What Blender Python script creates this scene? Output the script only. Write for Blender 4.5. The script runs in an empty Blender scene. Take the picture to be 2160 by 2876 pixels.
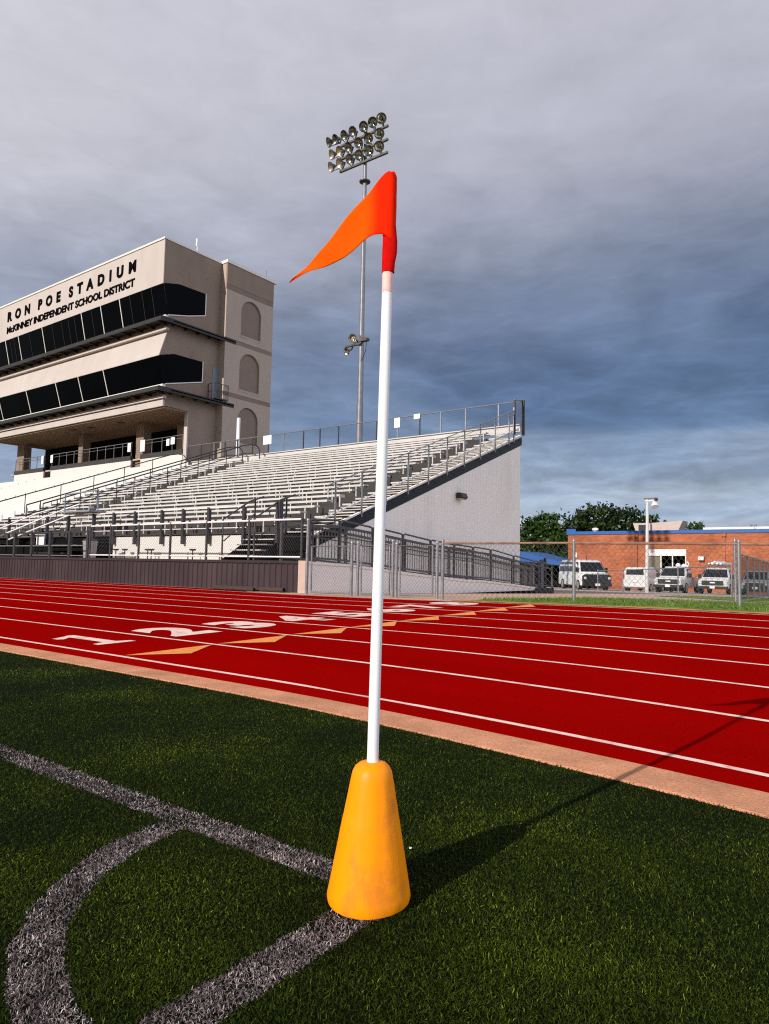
import bpy, bmesh, math, random
import numpy as np
from mathutils import Vector, Matrix
random.seed(7); RNG = np.random.default_rng(11)
SC = bpy.context.scene; COL = SC.collection
rad = math.radians

# ------------------------------------------------------------------ helpers
class MB:
    def __init__(s): s.v = []; s.f = []
    def add(s, vs, fs):
        o = len(s.v); s.v += [tuple(map(float, p)) for p in vs]; s.f += [tuple(i + o for i in q) for q in fs]
    def box(s, x0, x1, y0, y1, z0, z1):
        s.add([(x0,y0,z0),(x1,y0,z0),(x1,y1,z0),(x0,y1,z0),(x0,y0,z1),(x1,y0,z1),(x1,y1,z1),(x0,y1,z1)],
              [(3,2,1,0),(4,5,6,7),(0,1,5,4),(1,2,6,5),(2,3,7,6),(3,0,4,7)]); return s
    def bar(s, p, q, w, h, up=(0,0,1)):            # rectangular bar from p to q
        p = Vector(p); q = Vector(q); d = (q-p).normalized(); u = Vector(up)
        a = d.cross(u)
        if a.length < 1e-5: a = d.cross(Vector((1,0,0)))
        a.normalize(); b = a.cross(d).normalized()
        vs = [e + a*w/2*i + b*h/2*j for e in (p,q) for i,j in ((-1,-1),(1,-1),(1,1),(-1,1))]
        s.add(vs, [(0,1,2,3),(7,6,5,4),(0,4,5,1),(1,5,6,2),(2,6,7,3),(3,7,4,0)]); return s
    def tube(s, pts, r, n=8, r2=None):             # swept tube through points
        pts = [Vector(p) for p in pts]; m = len(pts); rs = [r + ((r2 if r2 is not None else r)-r)*i/(m-1) for i in range(m)]
        d0 = (pts[1]-pts[0]).normalized(); a = d0.orthogonal().normalized(); vs = []; fs = []
        for i,p in enumerate(pts):
            d = ((pts[min(i+1,m-1)]-pts[max(i-1,0)])).normalized()
            a = (a - d*a.dot(d)).normalized(); b = d.cross(a)
            for k in range(n):
                t = 2*math.pi*k/n; vs.append(p + (a*math.cos(t)+b*math.sin(t))*rs[i])
        for i in range(m-1):
            for k in range(n):
                k2 = (k+1) % n; fs.append((i*n+k, i*n+k2, (i+1)*n+k2, (i+1)*n+k))
        fs.append(tuple(range(n-1,-1,-1))); fs.append(tuple((m-1)*n+k for k in range(n)))
        s.add(vs, fs); return s
    def prism(s, poly, vec):                       # extrude a planar polygon
        n = len(poly); vec = Vector(vec); vs = [Vector(p) for p in poly]; vs += [p+vec for p in vs]
        fs = [tuple(range(n-1,-1,-1)), tuple(range(n,2*n))] + [(i,(i+1)%n,(i+1)%n+n,i+n) for i in range(n)]
        s.add(vs, fs); return s
    def px(s, yz, x0, x1): return s.prism([(x0,y,z) for y,z in yz], (x1-x0,0,0))
    def quad(s, *p): s.add(p, [tuple(range(len(p)))]); return s
    def lathe(s, prof, n=32, c=(0,0,0), axis=None, caps=True):
        c = Vector(c); M = Matrix.Identity(3)
        if axis is not None: M = Vector((0,0,1)).rotation_difference(Vector(axis)).to_matrix()
        vs = []; fs = []; m = len(prof)
        for z,r in prof:
            for k in range(n):
                t = 2*math.pi*k/n; vs.append(c + M @ Vector((r*math.cos(t), r*math.sin(t), z)))
        for i in range(m-1):
            for k in range(n):
                k2=(k+1)%n; fs.append((i*n+k,i*n+k2,(i+1)*n+k2,(i+1)*n+k))
        if caps: fs.append(tuple(range(n-1,-1,-1))); fs.append(tuple((m-1)*n+k for k in range(n)))
        s.add(vs, fs); return s
    def build(s, name, mat, parent=None, smooth=False, recalc=True, bevel=0):
        me = bpy.data.meshes.new(name); me.from_pydata(s.v, [], s.f); me.update()
        if recalc:
            bm = bmesh.new(); bm.from_mesh(me); bmesh.ops.recalc_face_normals(bm, faces=bm.faces); bm.to_mesh(me); bm.free()
        return link(name, me, mat, parent, smooth, bevel)

def link(name, me, mat, parent=None, smooth=False, bevel=0):
    if mat is not None: me.materials.append(mat)
    o = bpy.data.objects.new(name, me); COL.objects.link(o)
    if parent is not None: o.parent = parent
    if smooth:
        me.polygons.foreach_set('use_smooth', [True]*len(me.polygons))
        me.set_sharp_from_angle(angle=rad(40))
    if bevel:
        b = o.modifiers.new('bevel','BEVEL'); b.width = bevel; b.segments = 2; b.limit_method = 'ANGLE'
    return o
def np_mesh(name, V, F, mat, parent=None, col=None):
    me = bpy.data.meshes.new(name); V = np.asarray(V, np.float32); F = np.asarray(F, np.int32); k = F.shape[1]
    me.vertices.add(len(V)); me.vertices.foreach_set('co', V.ravel())
    me.loops.add(F.size); me.loops.foreach_set('vertex_index', F.ravel())
    me.polygons.add(len(F)); me.polygons.foreach_set('loop_start', np.arange(0, F.size, k, dtype=np.int32))
    me.polygons.foreach_set('loop_total', np.full(len(F), k, np.int32)); me.update(calc_edges=True); me.validate()
    if col is not None:
        a = me.attributes.new('tone','FLOAT','POINT'); a.data.foreach_set('value', np.asarray(col, np.float32))
    return link(name, me, mat, parent)
def tag(o, label, cat, group=None):
    o['label'] = label; o['category'] = cat
    if group: o['group'] = group
    return o
def thing(name, label, cat, loc=(0,0,0), rz=0, group=None):
    o = bpy.data.objects.new(name, None); COL.objects.link(o); o.location = loc; o.rotation_euler = (0,0,rz)
    o.empty_display_size = .2
    return tag(o, label, cat, group)
def kind(o, k): o['kind'] = k; return o
def local(root):                                    # children built in world coordinates keep their place
    bpy.context.view_layer.update()
    for c in root.children: c.matrix_parent_inverse = root.matrix_world.inverted()
def copy_tree(o, parent=None):
    c = o.copy(); COL.objects.link(c)
    if parent is not None: c.parent = parent
    for ch in list(o.children): copy_tree(ch, c)
    return c

# ------------------------------------------------------------------ materials
def mat(name, base, rough=.6, metal=0, spec=.4, var=0.12, scale=4., bump=0., bscale=60., dirt=None, dscale=1.5, damt=.5, stretch=None, grain=0, gscale=300, alpha=1):
    m = bpy.data.materials.new(name); m.use_nodes = True; nt = m.node_tree; N = nt.nodes; L = nt.links
    bs = N['Principled BSDF']; bs.inputs['Roughness'].default_value = rough; bs.inputs['Metallic'].default_value = metal
    bs.inputs['Specular IOR Level'].default_value = spec
    if alpha < 1: bs.inputs['Alpha'].default_value = alpha
    tc = N.new('ShaderNodeTexCoord'); src = tc.outputs['Object']
    if stretch:
        mp = N.new('ShaderNodeMapping'); mp.inputs['Scale'].default_value = stretch; L.new(src, mp.inputs['Vector']); src = mp.outputs['Vector']
    nz = N.new('ShaderNodeTexNoise'); nz.inputs['Scale'].default_value = scale; nz.inputs['Detail'].default_value = 6
    L.new(src, nz.inputs['Vector'])
    cr = N.new('ShaderNodeValToRGB'); e = cr.color_ramp.elements
    e[0].position = .3; e[1].position = .7
    e[0].color = (*[c*(1-var) for c in base],1); e[1].color = (*[min(1,c*(1+var)) for c in base],1)
    L.new(nz.outputs['Fac'], cr.inputs['Fac']); out = cr.outputs['Color']
    if dirt:
        n2 = N.new('ShaderNodeTexNoise'); n2.inputs['Scale'].default_value = dscale; n2.inputs['Detail'].default_value = 8; n2.inputs['Roughness'].default_value = .65
        L.new(src, n2.inputs['Vector'])
        r2 = N.new('ShaderNodeValToRGB'); r2.color_ramp.elements[0].position = .5; r2.color_ramp.elements[1].position = .72
        r2.color_ramp.elements[1].color = (damt,damt,damt,1); L.new(n2.outputs['Fac'], r2.inputs['Fac'])
        mx = N.new('ShaderNodeMix'); mx.data_type = 'RGBA'; L.new(r2.outputs['Color'], mx.inputs['Factor'])
        L.new(out, mx.inputs['A']); mx.inputs['B'].default_value = (*dirt,1); out = mx.outputs['Result']
    if grain:
        n3 = N.new('ShaderNodeTexNoise'); n3.inputs['Scale'].default_value = gscale; n3.inputs['Detail'].default_value = 2; L.new(tc.outputs['Object'], n3.inputs['Vector'])
        r3 = N.new('ShaderNodeValToRGB'); r3.color_ramp.elements[0].position = .3; r3.color_ramp.elements[1].position = .7
        r3.color_ramp.elements[0].color = (1-grain,1-grain,1-grain,1); r3.color_ramp.elements[1].color = (1+grain,1+grain,1+grain,1); L.new(n3.outputs['Fac'], r3.inputs['Fac'])
        m3 = N.new('ShaderNodeMix'); m3.data_type = 'RGBA'; m3.blend_type = 'MULTIPLY'; m3.inputs['Factor'].default_value = 1
        L.new(out, m3.inputs['A']); L.new(r3.outputs['Color'], m3.inputs['B']); out = m3.outputs['Result']
    L.new(out, bs.inputs['Base Color'])
    if bump:
        nb = N.new('ShaderNodeTexNoise'); nb.inputs['Scale'].default_value = bscale; nb.inputs['Detail'].default_value = 4
        L.new(src, nb.inputs['Vector']); b = N.new('ShaderNodeBump'); b.inputs['Strength'].default_value = bump; b.inputs['Distance'].default_value = .01
        L.new(nb.outputs['Fac'], b.inputs['Height']); L.new(b.outputs['Normal'], bs.inputs['Normal'])
    return m
def blade_mat(name, c0, c1, c2, rough=.45, spec=.35, transl=.25, scale=.9, patch=None):
    m = bpy.data.materials.new(name); m.use_nodes = True; nt = m.node_tree; N = nt.nodes; L = nt.links
    bs = N['Principled BSDF']; bs.inputs['Roughness'].default_value = rough; bs.inputs['Specular IOR Level'].default_value = spec
    at = N.new('ShaderNodeAttribute'); at.attribute_name = 'tone'
    cr = N.new('ShaderNodeValToRGB'); cr.color_ramp.elements[0].color = (*c0,1); cr.color_ramp.elements[1].color = (*c2,1)
    e = cr.color_ramp.elements.new(.6); e.color = (*c1,1)
    tc = N.new('ShaderNodeTexCoord'); nz = N.new('ShaderNodeTexNoise'); nz.inputs['Scale'].default_value = scale; nz.inputs['Detail'].default_value = 4
    L.new(tc.outputs['Object'], nz.inputs['Vector'])
    md = N.new('ShaderNodeMath'); md.operation = 'MULTIPLY_ADD'; md.inputs[1].default_value = 1.1; md.inputs[2].default_value = -.55
    L.new(nz.outputs['Fac'], md.inputs[0]); ad = N.new('ShaderNodeMath'); ad.operation = 'ADD'; ad.use_clamp = True
    L.new(md.outputs[0], ad.inputs[0]); L.new(at.outputs['Fac'], ad.inputs[1]); L.new(ad.outputs[0], cr.inputs['Fac'])
    L.new(cr.outputs['Color'], bs.inputs['Base Color'])
    if transl:
        tr = N.new('ShaderNodeBsdfTranslucent'); L.new(cr.outputs['Color'], tr.inputs['Color'])
        mx = N.new('ShaderNodeMixShader'); mx.inputs[0].default_value = transl
        L.new(bs.outputs[0], mx.inputs[1]); L.new(tr.outputs[0], mx.inputs[2]); L.new(mx.outputs[0], N['Material Output'].inputs['Surface'])
    return m

M = {}
M['track'] = mat('track_rubber', (.305,.0012,.0008), .95, spec=.0, var=.13, scale=.9, bump=.6, bscale=260, dirt=(.17,.0015,.001), dscale=.45, damt=.7, stretch=(.35,1,1), grain=.22, gscale=140)
M['paint'] = mat('track_paint', (.84,.63,.54), .8, spec=.05, var=.10, scale=25, bump=.2, bscale=300, dirt=(.55,.12,.09), dscale=7, damt=.75, grain=.12, gscale=90)
M['paint_orange'] = mat('orange_paint', (.80,.30,.07), .75, spec=.2, var=.08, scale=18, dirt=(.5,.1,.03), dscale=8, damt=.5)
M['kerb'] = mat('kerb_concrete', (.62,.285,.16), .9, spec=.05, var=.18, scale=4, bump=.7, bscale=110, dirt=(.40,.19,.11), dscale=1.8, damt=.75, grain=.15, gscale=90)
M['turf'] = mat('turf_backing', (.006,.010,.002), .95, spec=.05, var=.4, scale=60, bump=1, bscale=200)
M['ground'] = mat('earth', (.10,.11,.035), .95, spec=.1, var=.35, scale=1.2, bump=.4, bscale=12)
M['lawn'] = mat('lawn', (.17,.24,.045), .95, spec=.08, var=.45, scale=2.4, bump=.7, bscale=25, dirt=(.13,.17,.035), dscale=.7, damt=.7)
M['dirt'] = mat('dirt', (.50,.22,.07), .95, spec=.1, var=.3, scale=5, bump=.7, bscale=25)
M['paving'] = mat('paving', (.54,.36,.26), .9, spec=.15, var=.12, scale=2, bump=.4, bscale=30, dirt=(.32,.22,.17), dscale=.6, damt=.5)
M['path'] = mat('path_concrete', (.50,.37,.31), .9, spec=.15, var=.1, scale=2, bump=.3, bscale=40)
M['asphalt'] = mat('asphalt', (.42,.35,.30), .9, spec=.2, var=.15, scale=1.5, bump=.4, bscale=60)
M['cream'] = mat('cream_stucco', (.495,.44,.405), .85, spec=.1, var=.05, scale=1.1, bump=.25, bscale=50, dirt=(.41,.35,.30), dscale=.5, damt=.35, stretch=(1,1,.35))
M['stucco'] = mat('shade_tan_stucco', (.27,.20,.155), .9, spec=.2, var=.06, scale=1.2, bump=.3, bscale=40, dirt=(.19,.135,.105), dscale=.55, damt=.65, stretch=(1,1,.4))
M['stucco_pale'] = mat('pale_stucco', (.42,.34,.275), .9, spec=.2, var=.05, scale=1.2, bump=.3, bscale=40, dirt=(.36,.29,.235), dscale=.5, damt=.4, stretch=(1,1,.4))
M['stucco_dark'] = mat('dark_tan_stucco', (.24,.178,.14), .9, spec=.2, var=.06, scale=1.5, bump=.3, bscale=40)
M['soffit'] = mat('soffit_plaster', (.21,.14,.09), .9, spec=.1, var=.06, scale=.8)
M['glass'] = mat('dark_glass', (.001,.0012,.002), .3, spec=.025, var=.3, scale=.4)
M['frame_white'] = mat('white_frame', (.72,.68,.60), .5, spec=.3, var=.05)
M['canopy'] = mat('dark_canopy_metal', (.03,.027,.025), .6, spec=.3, var=.2)
M['letter'] = mat('black_letter', (.004,.003,.004), .8, spec=.02, var=.2)
M['white'] = mat('white_aluminium', (.55,.52,.495), .55, spec=.4, var=.06, scale=2, dirt=(.30,.275,.25), dscale=3.0, damt=.55, stretch=(.4,2,2))
M['white_wall'] = mat('white_panel', (.62,.60,.565), .7, spec=.3, var=.04, scale=1, dirt=(.52,.49,.45), dscale=1, damt=.3)
M['riser'] = mat('aluminium_riser', (.05,.046,.042), .7, spec=.2, var=.15, scale=3, dirt=(.025,.022,.02), dscale=2.5, damt=.45, stretch=(.5,2,2))  # near-black: shade in the gaps between bench rows is painted into it
M['step'] = mat('step_aluminium', (.46,.43,.40), .7, spec=.2, var=.15, scale=3, dirt=(.18,.16,.14), dscale=2.5, damt=.6, stretch=(.5,2,2))
M['endwall'] = mat('ribbed_steel', (.86,.785,.72), .6, spec=.3, var=.03, scale=.7, dirt=(.66,.58,.52), dscale=.7, damt=.5, stretch=(1,1,.3))
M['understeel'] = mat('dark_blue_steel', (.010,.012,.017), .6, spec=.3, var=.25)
M['rail_dark'] = mat('dark_steel', (.045,.043,.048), .5, metal=.3, spec=.4, var=.25, scale=8)
M['rail_grey'] = mat('galvanised_steel', (.25,.25,.265), .45, metal=.55, spec=.5, var=.2, scale=10, dirt=(.2,.15,.12), dscale=5, damt=.5)
M['rail_mid'] = mat('bronze_rail', (.085,.078,.075), .55, metal=.2, spec=.3, var=.2, scale=8)
M['pole_grey'] = mat('painted_pole', (.56,.55,.54), .5, spec=.3, var=.08)
M['mast'] = mat('mast_steel', (.20,.20,.215), .5, metal=.4, spec=.4, var=.15, scale=3)
M['rail_white'] = mat('pale_steel', (.78,.76,.74), .5, metal=.1, spec=.4, var=.08)
M['rust'] = mat('rusty_steel', (.26,.15,.11), .8, metal=.2, spec=.3, var=.35, scale=6)
M['wire'] = mat('fence_wire', (.16,.155,.16), .5, metal=.5, spec=.4, var=.2)
M['purple'] = mat('plum_steel', (.048,.033,.037), .8, spec=.1, var=.14, scale=1.5, dirt=(.085,.062,.062), dscale=.6, damt=.7, stretch=(1,1,.3))
M['plum_cap'] = mat('plum_cap', (.03,.022,.026), .6, spec=.3, var=.15)
M['cone'] = mat('orange_rubber', (1.0,.295,.001), .42, spec=.18, var=.05, scale=7, bump=.06, bscale=220, dirt=(.50,.14,.03), dscale=7.5, damt=.9, stretch=(1.2,1.2,.7))
M['pole_white'] = mat('white_plastic', (.86,.85,.83), .35, spec=.45, var=.02, scale=6, dirt=(.7,.66,.6), dscale=12, damt=.25)
M['sleeve'] = mat('red_sleeve_cloth', (.58,.006,.004), .8, spec=.02, var=.08, scale=50, bump=.15, bscale=700)
M['tape'] = mat('faded_red_tape', (.80,.50,.43), .6, spec=.3, var=.2, scale=18)
M['brick'] = None
M['blue'] = mat('blue_metal', (.012,.085,.30), .45, spec=.4, var=.1)
M['car_white'] = mat('white_car_paint', (.64,.63,.62), .25, spec=.5, var=.02, dirt=(.62,.6,.57), dscale=2, damt=.25)
M['car_silver'] = mat('silver_car_paint', (.55,.54,.53), .3, metal=.3, spec=.5, var=.04)
M['car_glass'] = mat('car_glass', (.015,.018,.02), .08, spec=.5, var=.2)
M['car_black'] = mat('black_plastic', (.012,.012,.013), .5, spec=.3, var=.2)
M['tyre'] = mat('tyre_rubber', (.015,.015,.015), .85, spec=.2, var=.2)
M['rim'] = mat('wheel_rim', (.45,.45,.45), .35, metal=.7, var=.1)
M['lamp_glass'] = mat('headlight', (.55,.55,.52), .15, spec=.6, var=.1)
M['tail'] = mat('tail_light', (.5,.02,.015), .2, spec=.5, var=.1)
M['plate'] = mat('licence_plate', (.75,.75,.73), .5, var=.05)
M['lens'] = mat('floodlight_glass', (.30,.30,.25), .16, metal=.9, spec=.6, var=.5, scale=9)
M['lens_bright'] = mat('floodlight_reflector', (.62,.56,.40), .22, metal=.7, spec=.6, var=.3, scale=9)
M['lamp_body'] = mat('floodlight_housing', (.10,.09,.08), .5, metal=.4, var=.25)
M['bark'] = mat('bark', (.06,.045,.03), .95, var=.3, scale=6, bump=.6, bscale=30)
M['sign'] = mat('white_sign', (.80,.79,.77), .6, var=.03)
M['roll'] = mat('brown_roll', (.055,.03,.024), .85, var=.25, scale=6)
M['grey_plastic'] = mat('grey_plastic', (.28,.28,.29), .6, var=.1)
M['door_grey'] = mat('blue_grey_door', (.20,.23,.27), .6, var=.05)
M['door_tan'] = mat('tan_door', (.16,.14,.10), .7, var=.08)
M['black'] = mat('shade_black', (.004,.004,.004), .9, spec=.1, var=.2)  # near-black colour painted in for the shade of openings, gaps and hollows
M['pink_metal'] = mat('weathered_duct', (.48,.38,.34), .6, var=.08, scale=1.5, dirt=(.42,.30,.26), dscale=1.2, damt=.5)
M['screen'] = mat('dark_windscreen', (.05,.047,.045), .9, spec=.1, var=.3, scale=2, alpha=.62)
M['scrub'] = None

def brick():
    m = mat('brick', (.5,.17,.075), .9, spec=.15); nt = m.node_tree; N = nt.nodes; L = nt.links
    bs = N['Principled BSDF']; tc = [n for n in N if n.type == 'TEX_COORD'][0]
    mp = N.new('ShaderNodeMapping'); mp.inputs['Rotation'].default_value = (rad(90),0,0); L.new(tc.outputs['Object'], mp.inputs['Vector'])
    bt = N.new('ShaderNodeTexBrick'); bt.inputs['Scale'].default_value = 1; bt.inputs['Brick Width'].default_value = .4; bt.inputs['Row Height'].default_value = .14
    bt.inputs['Mortar Size'].default_value = .012; bt.inputs['Color1'].default_value = (.46,.13,.052,1); bt.inputs['Color2'].default_value = (.33,.088,.036,1); bt.inputs['Mortar'].default_value = (.34,.19,.13,1)
    L.new(mp.outputs['Vector'], bt.inputs['Vector'])
    nz = N.new('ShaderNodeTexNoise'); nz.inputs['Scale'].default_value = .45; nz.inputs['Detail'].default_value = 6; L.new(tc.outputs['Object'], nz.inputs['Vector'])
    cr = N.new('ShaderNodeValToRGB'); cr.color_ramp.elements[0].position=.35; cr.color_ramp.elements[0].color = (.72,.70,.70,1); cr.color_ramp.elements[1].position=.65; cr.color_ramp.elements[1].color=(1.1,1.1,1.1,1); L.new(nz.outputs['Fac'], cr.inputs['Fac'])
    mx = N.new('ShaderNodeMix'); mx.data_type='RGBA'; mx.blend_type='MULTIPLY'; mx.inputs['Factor'].default_value = 1
    L.new(bt.outputs['Color'], mx.inputs['A']); L.new(cr.outputs['Color'], mx.inputs['B']); L.new(mx.outputs['Result'], bs.inputs['Base Color'])
    return m
M['brick'] = brick()
M['blade'] = blade_mat('turf_fibre', (.007,.013,.001), (.056,.080,.004), (.27,.33,.025), rough=.6, spec=.08, transl=.06, scale=1.6)
M['line_blade'] = blade_mat('white_turf_fibre', (.04,.031,.032), (.28,.22,.215), (.86,.73,.71), rough=.6, spec=.1, transl=.08, scale=9)
M['verge_blade'] = blade_mat('lawn_grass', (.07,.13,.015), (.14,.22,.03), (.26,.34,.07), transl=.2, scale=.8)
M['leaf_dark'] = blade_mat('dark_leaf', (.010,.022,.005), (.022,.045,.008), (.06,.10,.018), transl=.2, scale=.35)
M['leaf_mid'] = blade_mat('mid_leaf', (.016,.036,.007), (.04,.085,.012), (.09,.15,.025), transl=.25, scale=.35)
def flag_mat():
    m = mat('orange_flag_cloth', (.86,.155,.008), .75, spec=.15, var=.05, scale=14, bump=.12, bscale=900); nt = m.node_tree; N = nt.nodes; L = nt.links
    bs = N['Principled BSDF']; tr = N.new('ShaderNodeBsdfTranslucent')
    bs.inputs['Specular IOR Level'].default_value = .03
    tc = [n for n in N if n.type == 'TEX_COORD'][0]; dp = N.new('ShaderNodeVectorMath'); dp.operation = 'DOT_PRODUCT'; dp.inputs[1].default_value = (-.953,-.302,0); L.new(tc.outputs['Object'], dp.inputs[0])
    r = N.new('ShaderNodeValToRGB'); r.color_ramp.interpolation = 'EASE'; e = r.color_ramp.elements; e[0].position = .0; e[0].color = (.95,.022,.0015,1); e[1].position = .07; e[1].color = (1.0,.12,.002,1)  # hoist end painted redder in place of its weaker lighting
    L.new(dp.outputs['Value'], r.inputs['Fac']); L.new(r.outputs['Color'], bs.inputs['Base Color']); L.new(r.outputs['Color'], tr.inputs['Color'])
    mx = N.new('ShaderNodeMixShader'); mx.inputs[0].default_value = .18; L.new(bs.outputs[0], mx.inputs[1]); L.new(tr.outputs[0], mx.inputs[2]); L.new(mx.outputs[0], N['Material Output'].inputs['Surface'])
    return m
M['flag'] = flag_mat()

# ------------------------------------------------------------------ camera (eye 0.85 m above the field)
H = .849
def cam_axes(pitch=4.41, roll=1.08, yaw=36.75):
    p, r, y = rad(pitch), rad(roll), rad(yaw)
    fw = Vector((-math.sin(y)*math.cos(p), math.cos(y)*math.cos(p), math.sin(p))); rt = Vector((math.cos(y), math.sin(y), 0)); up = rt.cross(fw)
    return rt*math.cos(r)+up*math.sin(r), -rt*math.sin(r)+up*math.cos(r), fw
RT, UP, FW = cam_axes()
cd = bpy.data.cameras.new('camera'); co = bpy.data.objects.new('camera', cd); COL.objects.link(co)
co.matrix_world = Matrix(((RT.x,UP.x,-FW.x,0),(RT.y,UP.y,-FW.y,0),(RT.z,UP.z,-FW.z,H),(0,0,0,1)))
cd.sensor_fit = 'HORIZONTAL'; cd.sensor_width = 36; cd.lens = 1974/2160*36; cd.clip_start = .05; cd.clip_end = 3000
SC.camera = co
SC.cycles.use_denoising = False; SC.cycles.use_adaptive_sampling = False; SC.cycles.filter_width = 1.15; SC.cycles.sample_clamp_indirect = 4

# ------------------------------------------------------------------ light and sky
SUN_EL, SUN_AZ = rad(26), math.atan2(-.103, -.995)     # azimuth measured from +Y towards +X
sd = bpy.data.lights.new('sun','SUN'); sd.energy = 4.9; sd.angle = rad(.5); sd.color = (1,.94,.88)
so = bpy.data.objects.new('sun', sd); COL.objects.link(so)
sv = Vector((math.sin(SUN_AZ)*math.cos(SUN_EL), math.cos(SUN_AZ)*math.cos(SUN_EL), math.sin(SUN_EL)))
so.rotation_euler = sv.to_track_quat('Z','Y').to_euler(); so.location = (0,-30,30)
W = bpy.data.worlds.new('World'); SC.world = W; W.use_nodes = True; W.cycles.sampling_method = 'MANUAL'; W.cycles.sample_map_resolution = 1024
def build_sky():
    nt = W.node_tree; N = nt.nodes; L = nt.links; N.clear()
    out = N.new('ShaderNodeOutputWorld')
    sky = N.new('ShaderNodeTexSky'); sky.sky_type = 'NISHITA'; sky.sun_disc = False; sky.sun_elevation = SUN_EL; sky.sun_rotation = SUN_AZ; sky.air_density = 1.2; sky.dust_density = .6; sky.ozone_density = 2
    b1 = N.new('ShaderNodeBackground'); b1.inputs['Strength'].default_value = .055; L.new(sky.outputs[0], b1.inputs['Color'])
    tc = N.new('ShaderNodeTexCoord'); sep = N.new('ShaderNodeSeparateXYZ'); L.new(tc.outputs['Generated'], sep.inputs[0])
    def math_(op, a, b=None, c=None, clamp=False):
        n = N.new('ShaderNodeMath'); n.operation = op; n.use_clamp = clamp
        for i, x in enumerate((a,b,c)):
            if x is None: continue
            if isinstance(x, (int,float)): n.inputs[i].default_value = x
            else: L.new(x, n.inputs[i])
        return n.outputs[0]
    x, y, z = sep.outputs
    zc = math_('MAXIMUM', z, 0.0); den = math_('ADD', zc, .13)
    px = math_('DIVIDE', x, den); py = math_('DIVIDE', y, den)
    def plane(rot, sx, sy, scale, detail, rough, dist=0., off=0.):
        c, s = math.cos(rot), math.sin(rot)
        u = math_('ADD', math_('MULTIPLY', px, c*sx), math_('MULTIPLY', py, s*sx)); v = math_('ADD', math_('MULTIPLY', px, -s*sy), math_('MULTIPLY', py, c*sy))
        cb = N.new('ShaderNodeCombineXYZ'); L.new(u, cb.inputs[0]); L.new(v, cb.inputs[1]); cb.inputs[2].default_value = off
        n = N.new('ShaderNodeTexNoise'); n.inputs['Scale'].default_value = scale; n.inputs['Detail'].default_value = detail; n.inputs['Roughness'].default_value = rough; n.inputs['Distortion'].default_value = dist
        L.new(cb.outputs[0], n.inputs['Vector']); return n.outputs['Fac']
    def dirn(sx, sy, sz, scale, detail, rough, dist, off):
        cb = N.new('ShaderNodeCombineXYZ'); L.new(math_('MULTIPLY', x, sx), cb.inputs[0]); L.new(math_('MULTIPLY', y, sy), cb.inputs[1]); L.new(math_('MULTIPLY_ADD', z, sz, off), cb.inputs[2])
        n = N.new('ShaderNodeTexNoise'); n.inputs['Scale'].default_value = scale; n.inputs['Detail'].default_value = detail; n.inputs['Roughness'].default_value = rough; n.inputs['Distortion'].default_value = dist
        L.new(cb.outputs[0], n.inputs['Vector']); return n.outputs['Fac']
    big = plane(.35, .7, 1.15, .75, 6, .52, .8, 3.1)
    mid = dirn(1, 1, 2.3, 4.2, 8, .55, .35, 3.7)
    fine = dirn(1, 1, 2.6, 12, 8, .6, .5, 1.3)
    w1 = math_('MULTIPLY_ADD', big, .46, -.23); w2 = math_('MULTIPLY_ADD', mid, .12, -.06)
    zz = math_('ADD', math_('ADD', z, math_('MULTIPLY', w1, math_('ADD', zc, .35))), w2)
    def ramp(fac, stops):
        r = N.new('ShaderNodeValToRGB'); e = r.color_ramp.elements
        def lin(c): return tuple(((v/255+.055)/1.055)**2.4 for v in c)
        e[0].position, e[0].color = stops[0][0], (*lin(stops[0][1]),1); e[1].position, e[1].color = stops[-1][0], (*lin(stops[-1][1]),1)
        for p, c in stops[1:-1]:
            q = e.new(p); q.color = (*lin(c),1)
        r.color_ramp.interpolation = 'B_SPLINE'; L.new(fac, r.inputs['Fac']); return r.outputs['Color']
    R_ = ramp(zz, SKY_R); L_ = ramp(zz, SKY_L)
    # from the clear-lit left of the view to the slate bank over the right
    ln = math_('SQRT', math_('ADD', math_('MULTIPLY', x, x), math_('MULTIPLY', y, y)))
    dt = math_('DIVIDE', math_('ADD', math_('MULTIPLY', x, -.20), math_('MULTIPLY', y, .98)), math_('MAXIMUM', ln, .001))
    fac = math_('MULTIPLY_ADD', dt, 2.2, -1.22); fac = math_('ADD', fac, math_('MULTIPLY_ADD', big, .8, -.4), clamp=True)
    mx = N.new('ShaderNodeMix'); mx.data_type = 'RGBA'; L.new(fac, mx.inputs['Factor']); L.new(L_, mx.inputs['A']); L.new(R_, mx.inputs['B'])
    tex = math_('ADD', math_('MULTIPLY_ADD', mid, 1.15, .425), math_('MULTIPLY_ADD', fine, .62, -.31))
    wn = dirn(1, .8, 4.2, 5.5, 6, .55, .6, 5.5)
    ridge = math_('POWER', math_('SUBTRACT', 1.0, math_('ABSOLUTE', math_('MULTIPLY_ADD', wn, 3.4, -1.7)), clamp=True), 3.0)
    low = math_('MULTIPLY', math_('SUBTRACT', 1.0, math_('MULTIPLY', zc, 2.0), clamp=True), .48)
    amp = math_('MULTIPLY_ADD', math_('SUBTRACT', 1.0, math_('MULTIPLY', zc, 1.9), clamp=True), 1.0, .42)
    tx = math_('ADD', math_('ADD', math_('MULTIPLY', math_('SUBTRACT', tex, 1.0), amp), 1.0), math_('MULTIPLY', math_('MULTIPLY', ridge, low), math_('MULTIPLY', fine, 1.6)))
    vm = N.new('ShaderNodeVectorMath'); vm.operation = 'SCALE'; L.new(mx.outputs['Result'], vm.inputs[0]); L.new(tx, vm.inputs['Scale'])
    b2 = N.new('ShaderNodeBackground'); b2.inputs['Strength'].default_value = 1.0
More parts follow.
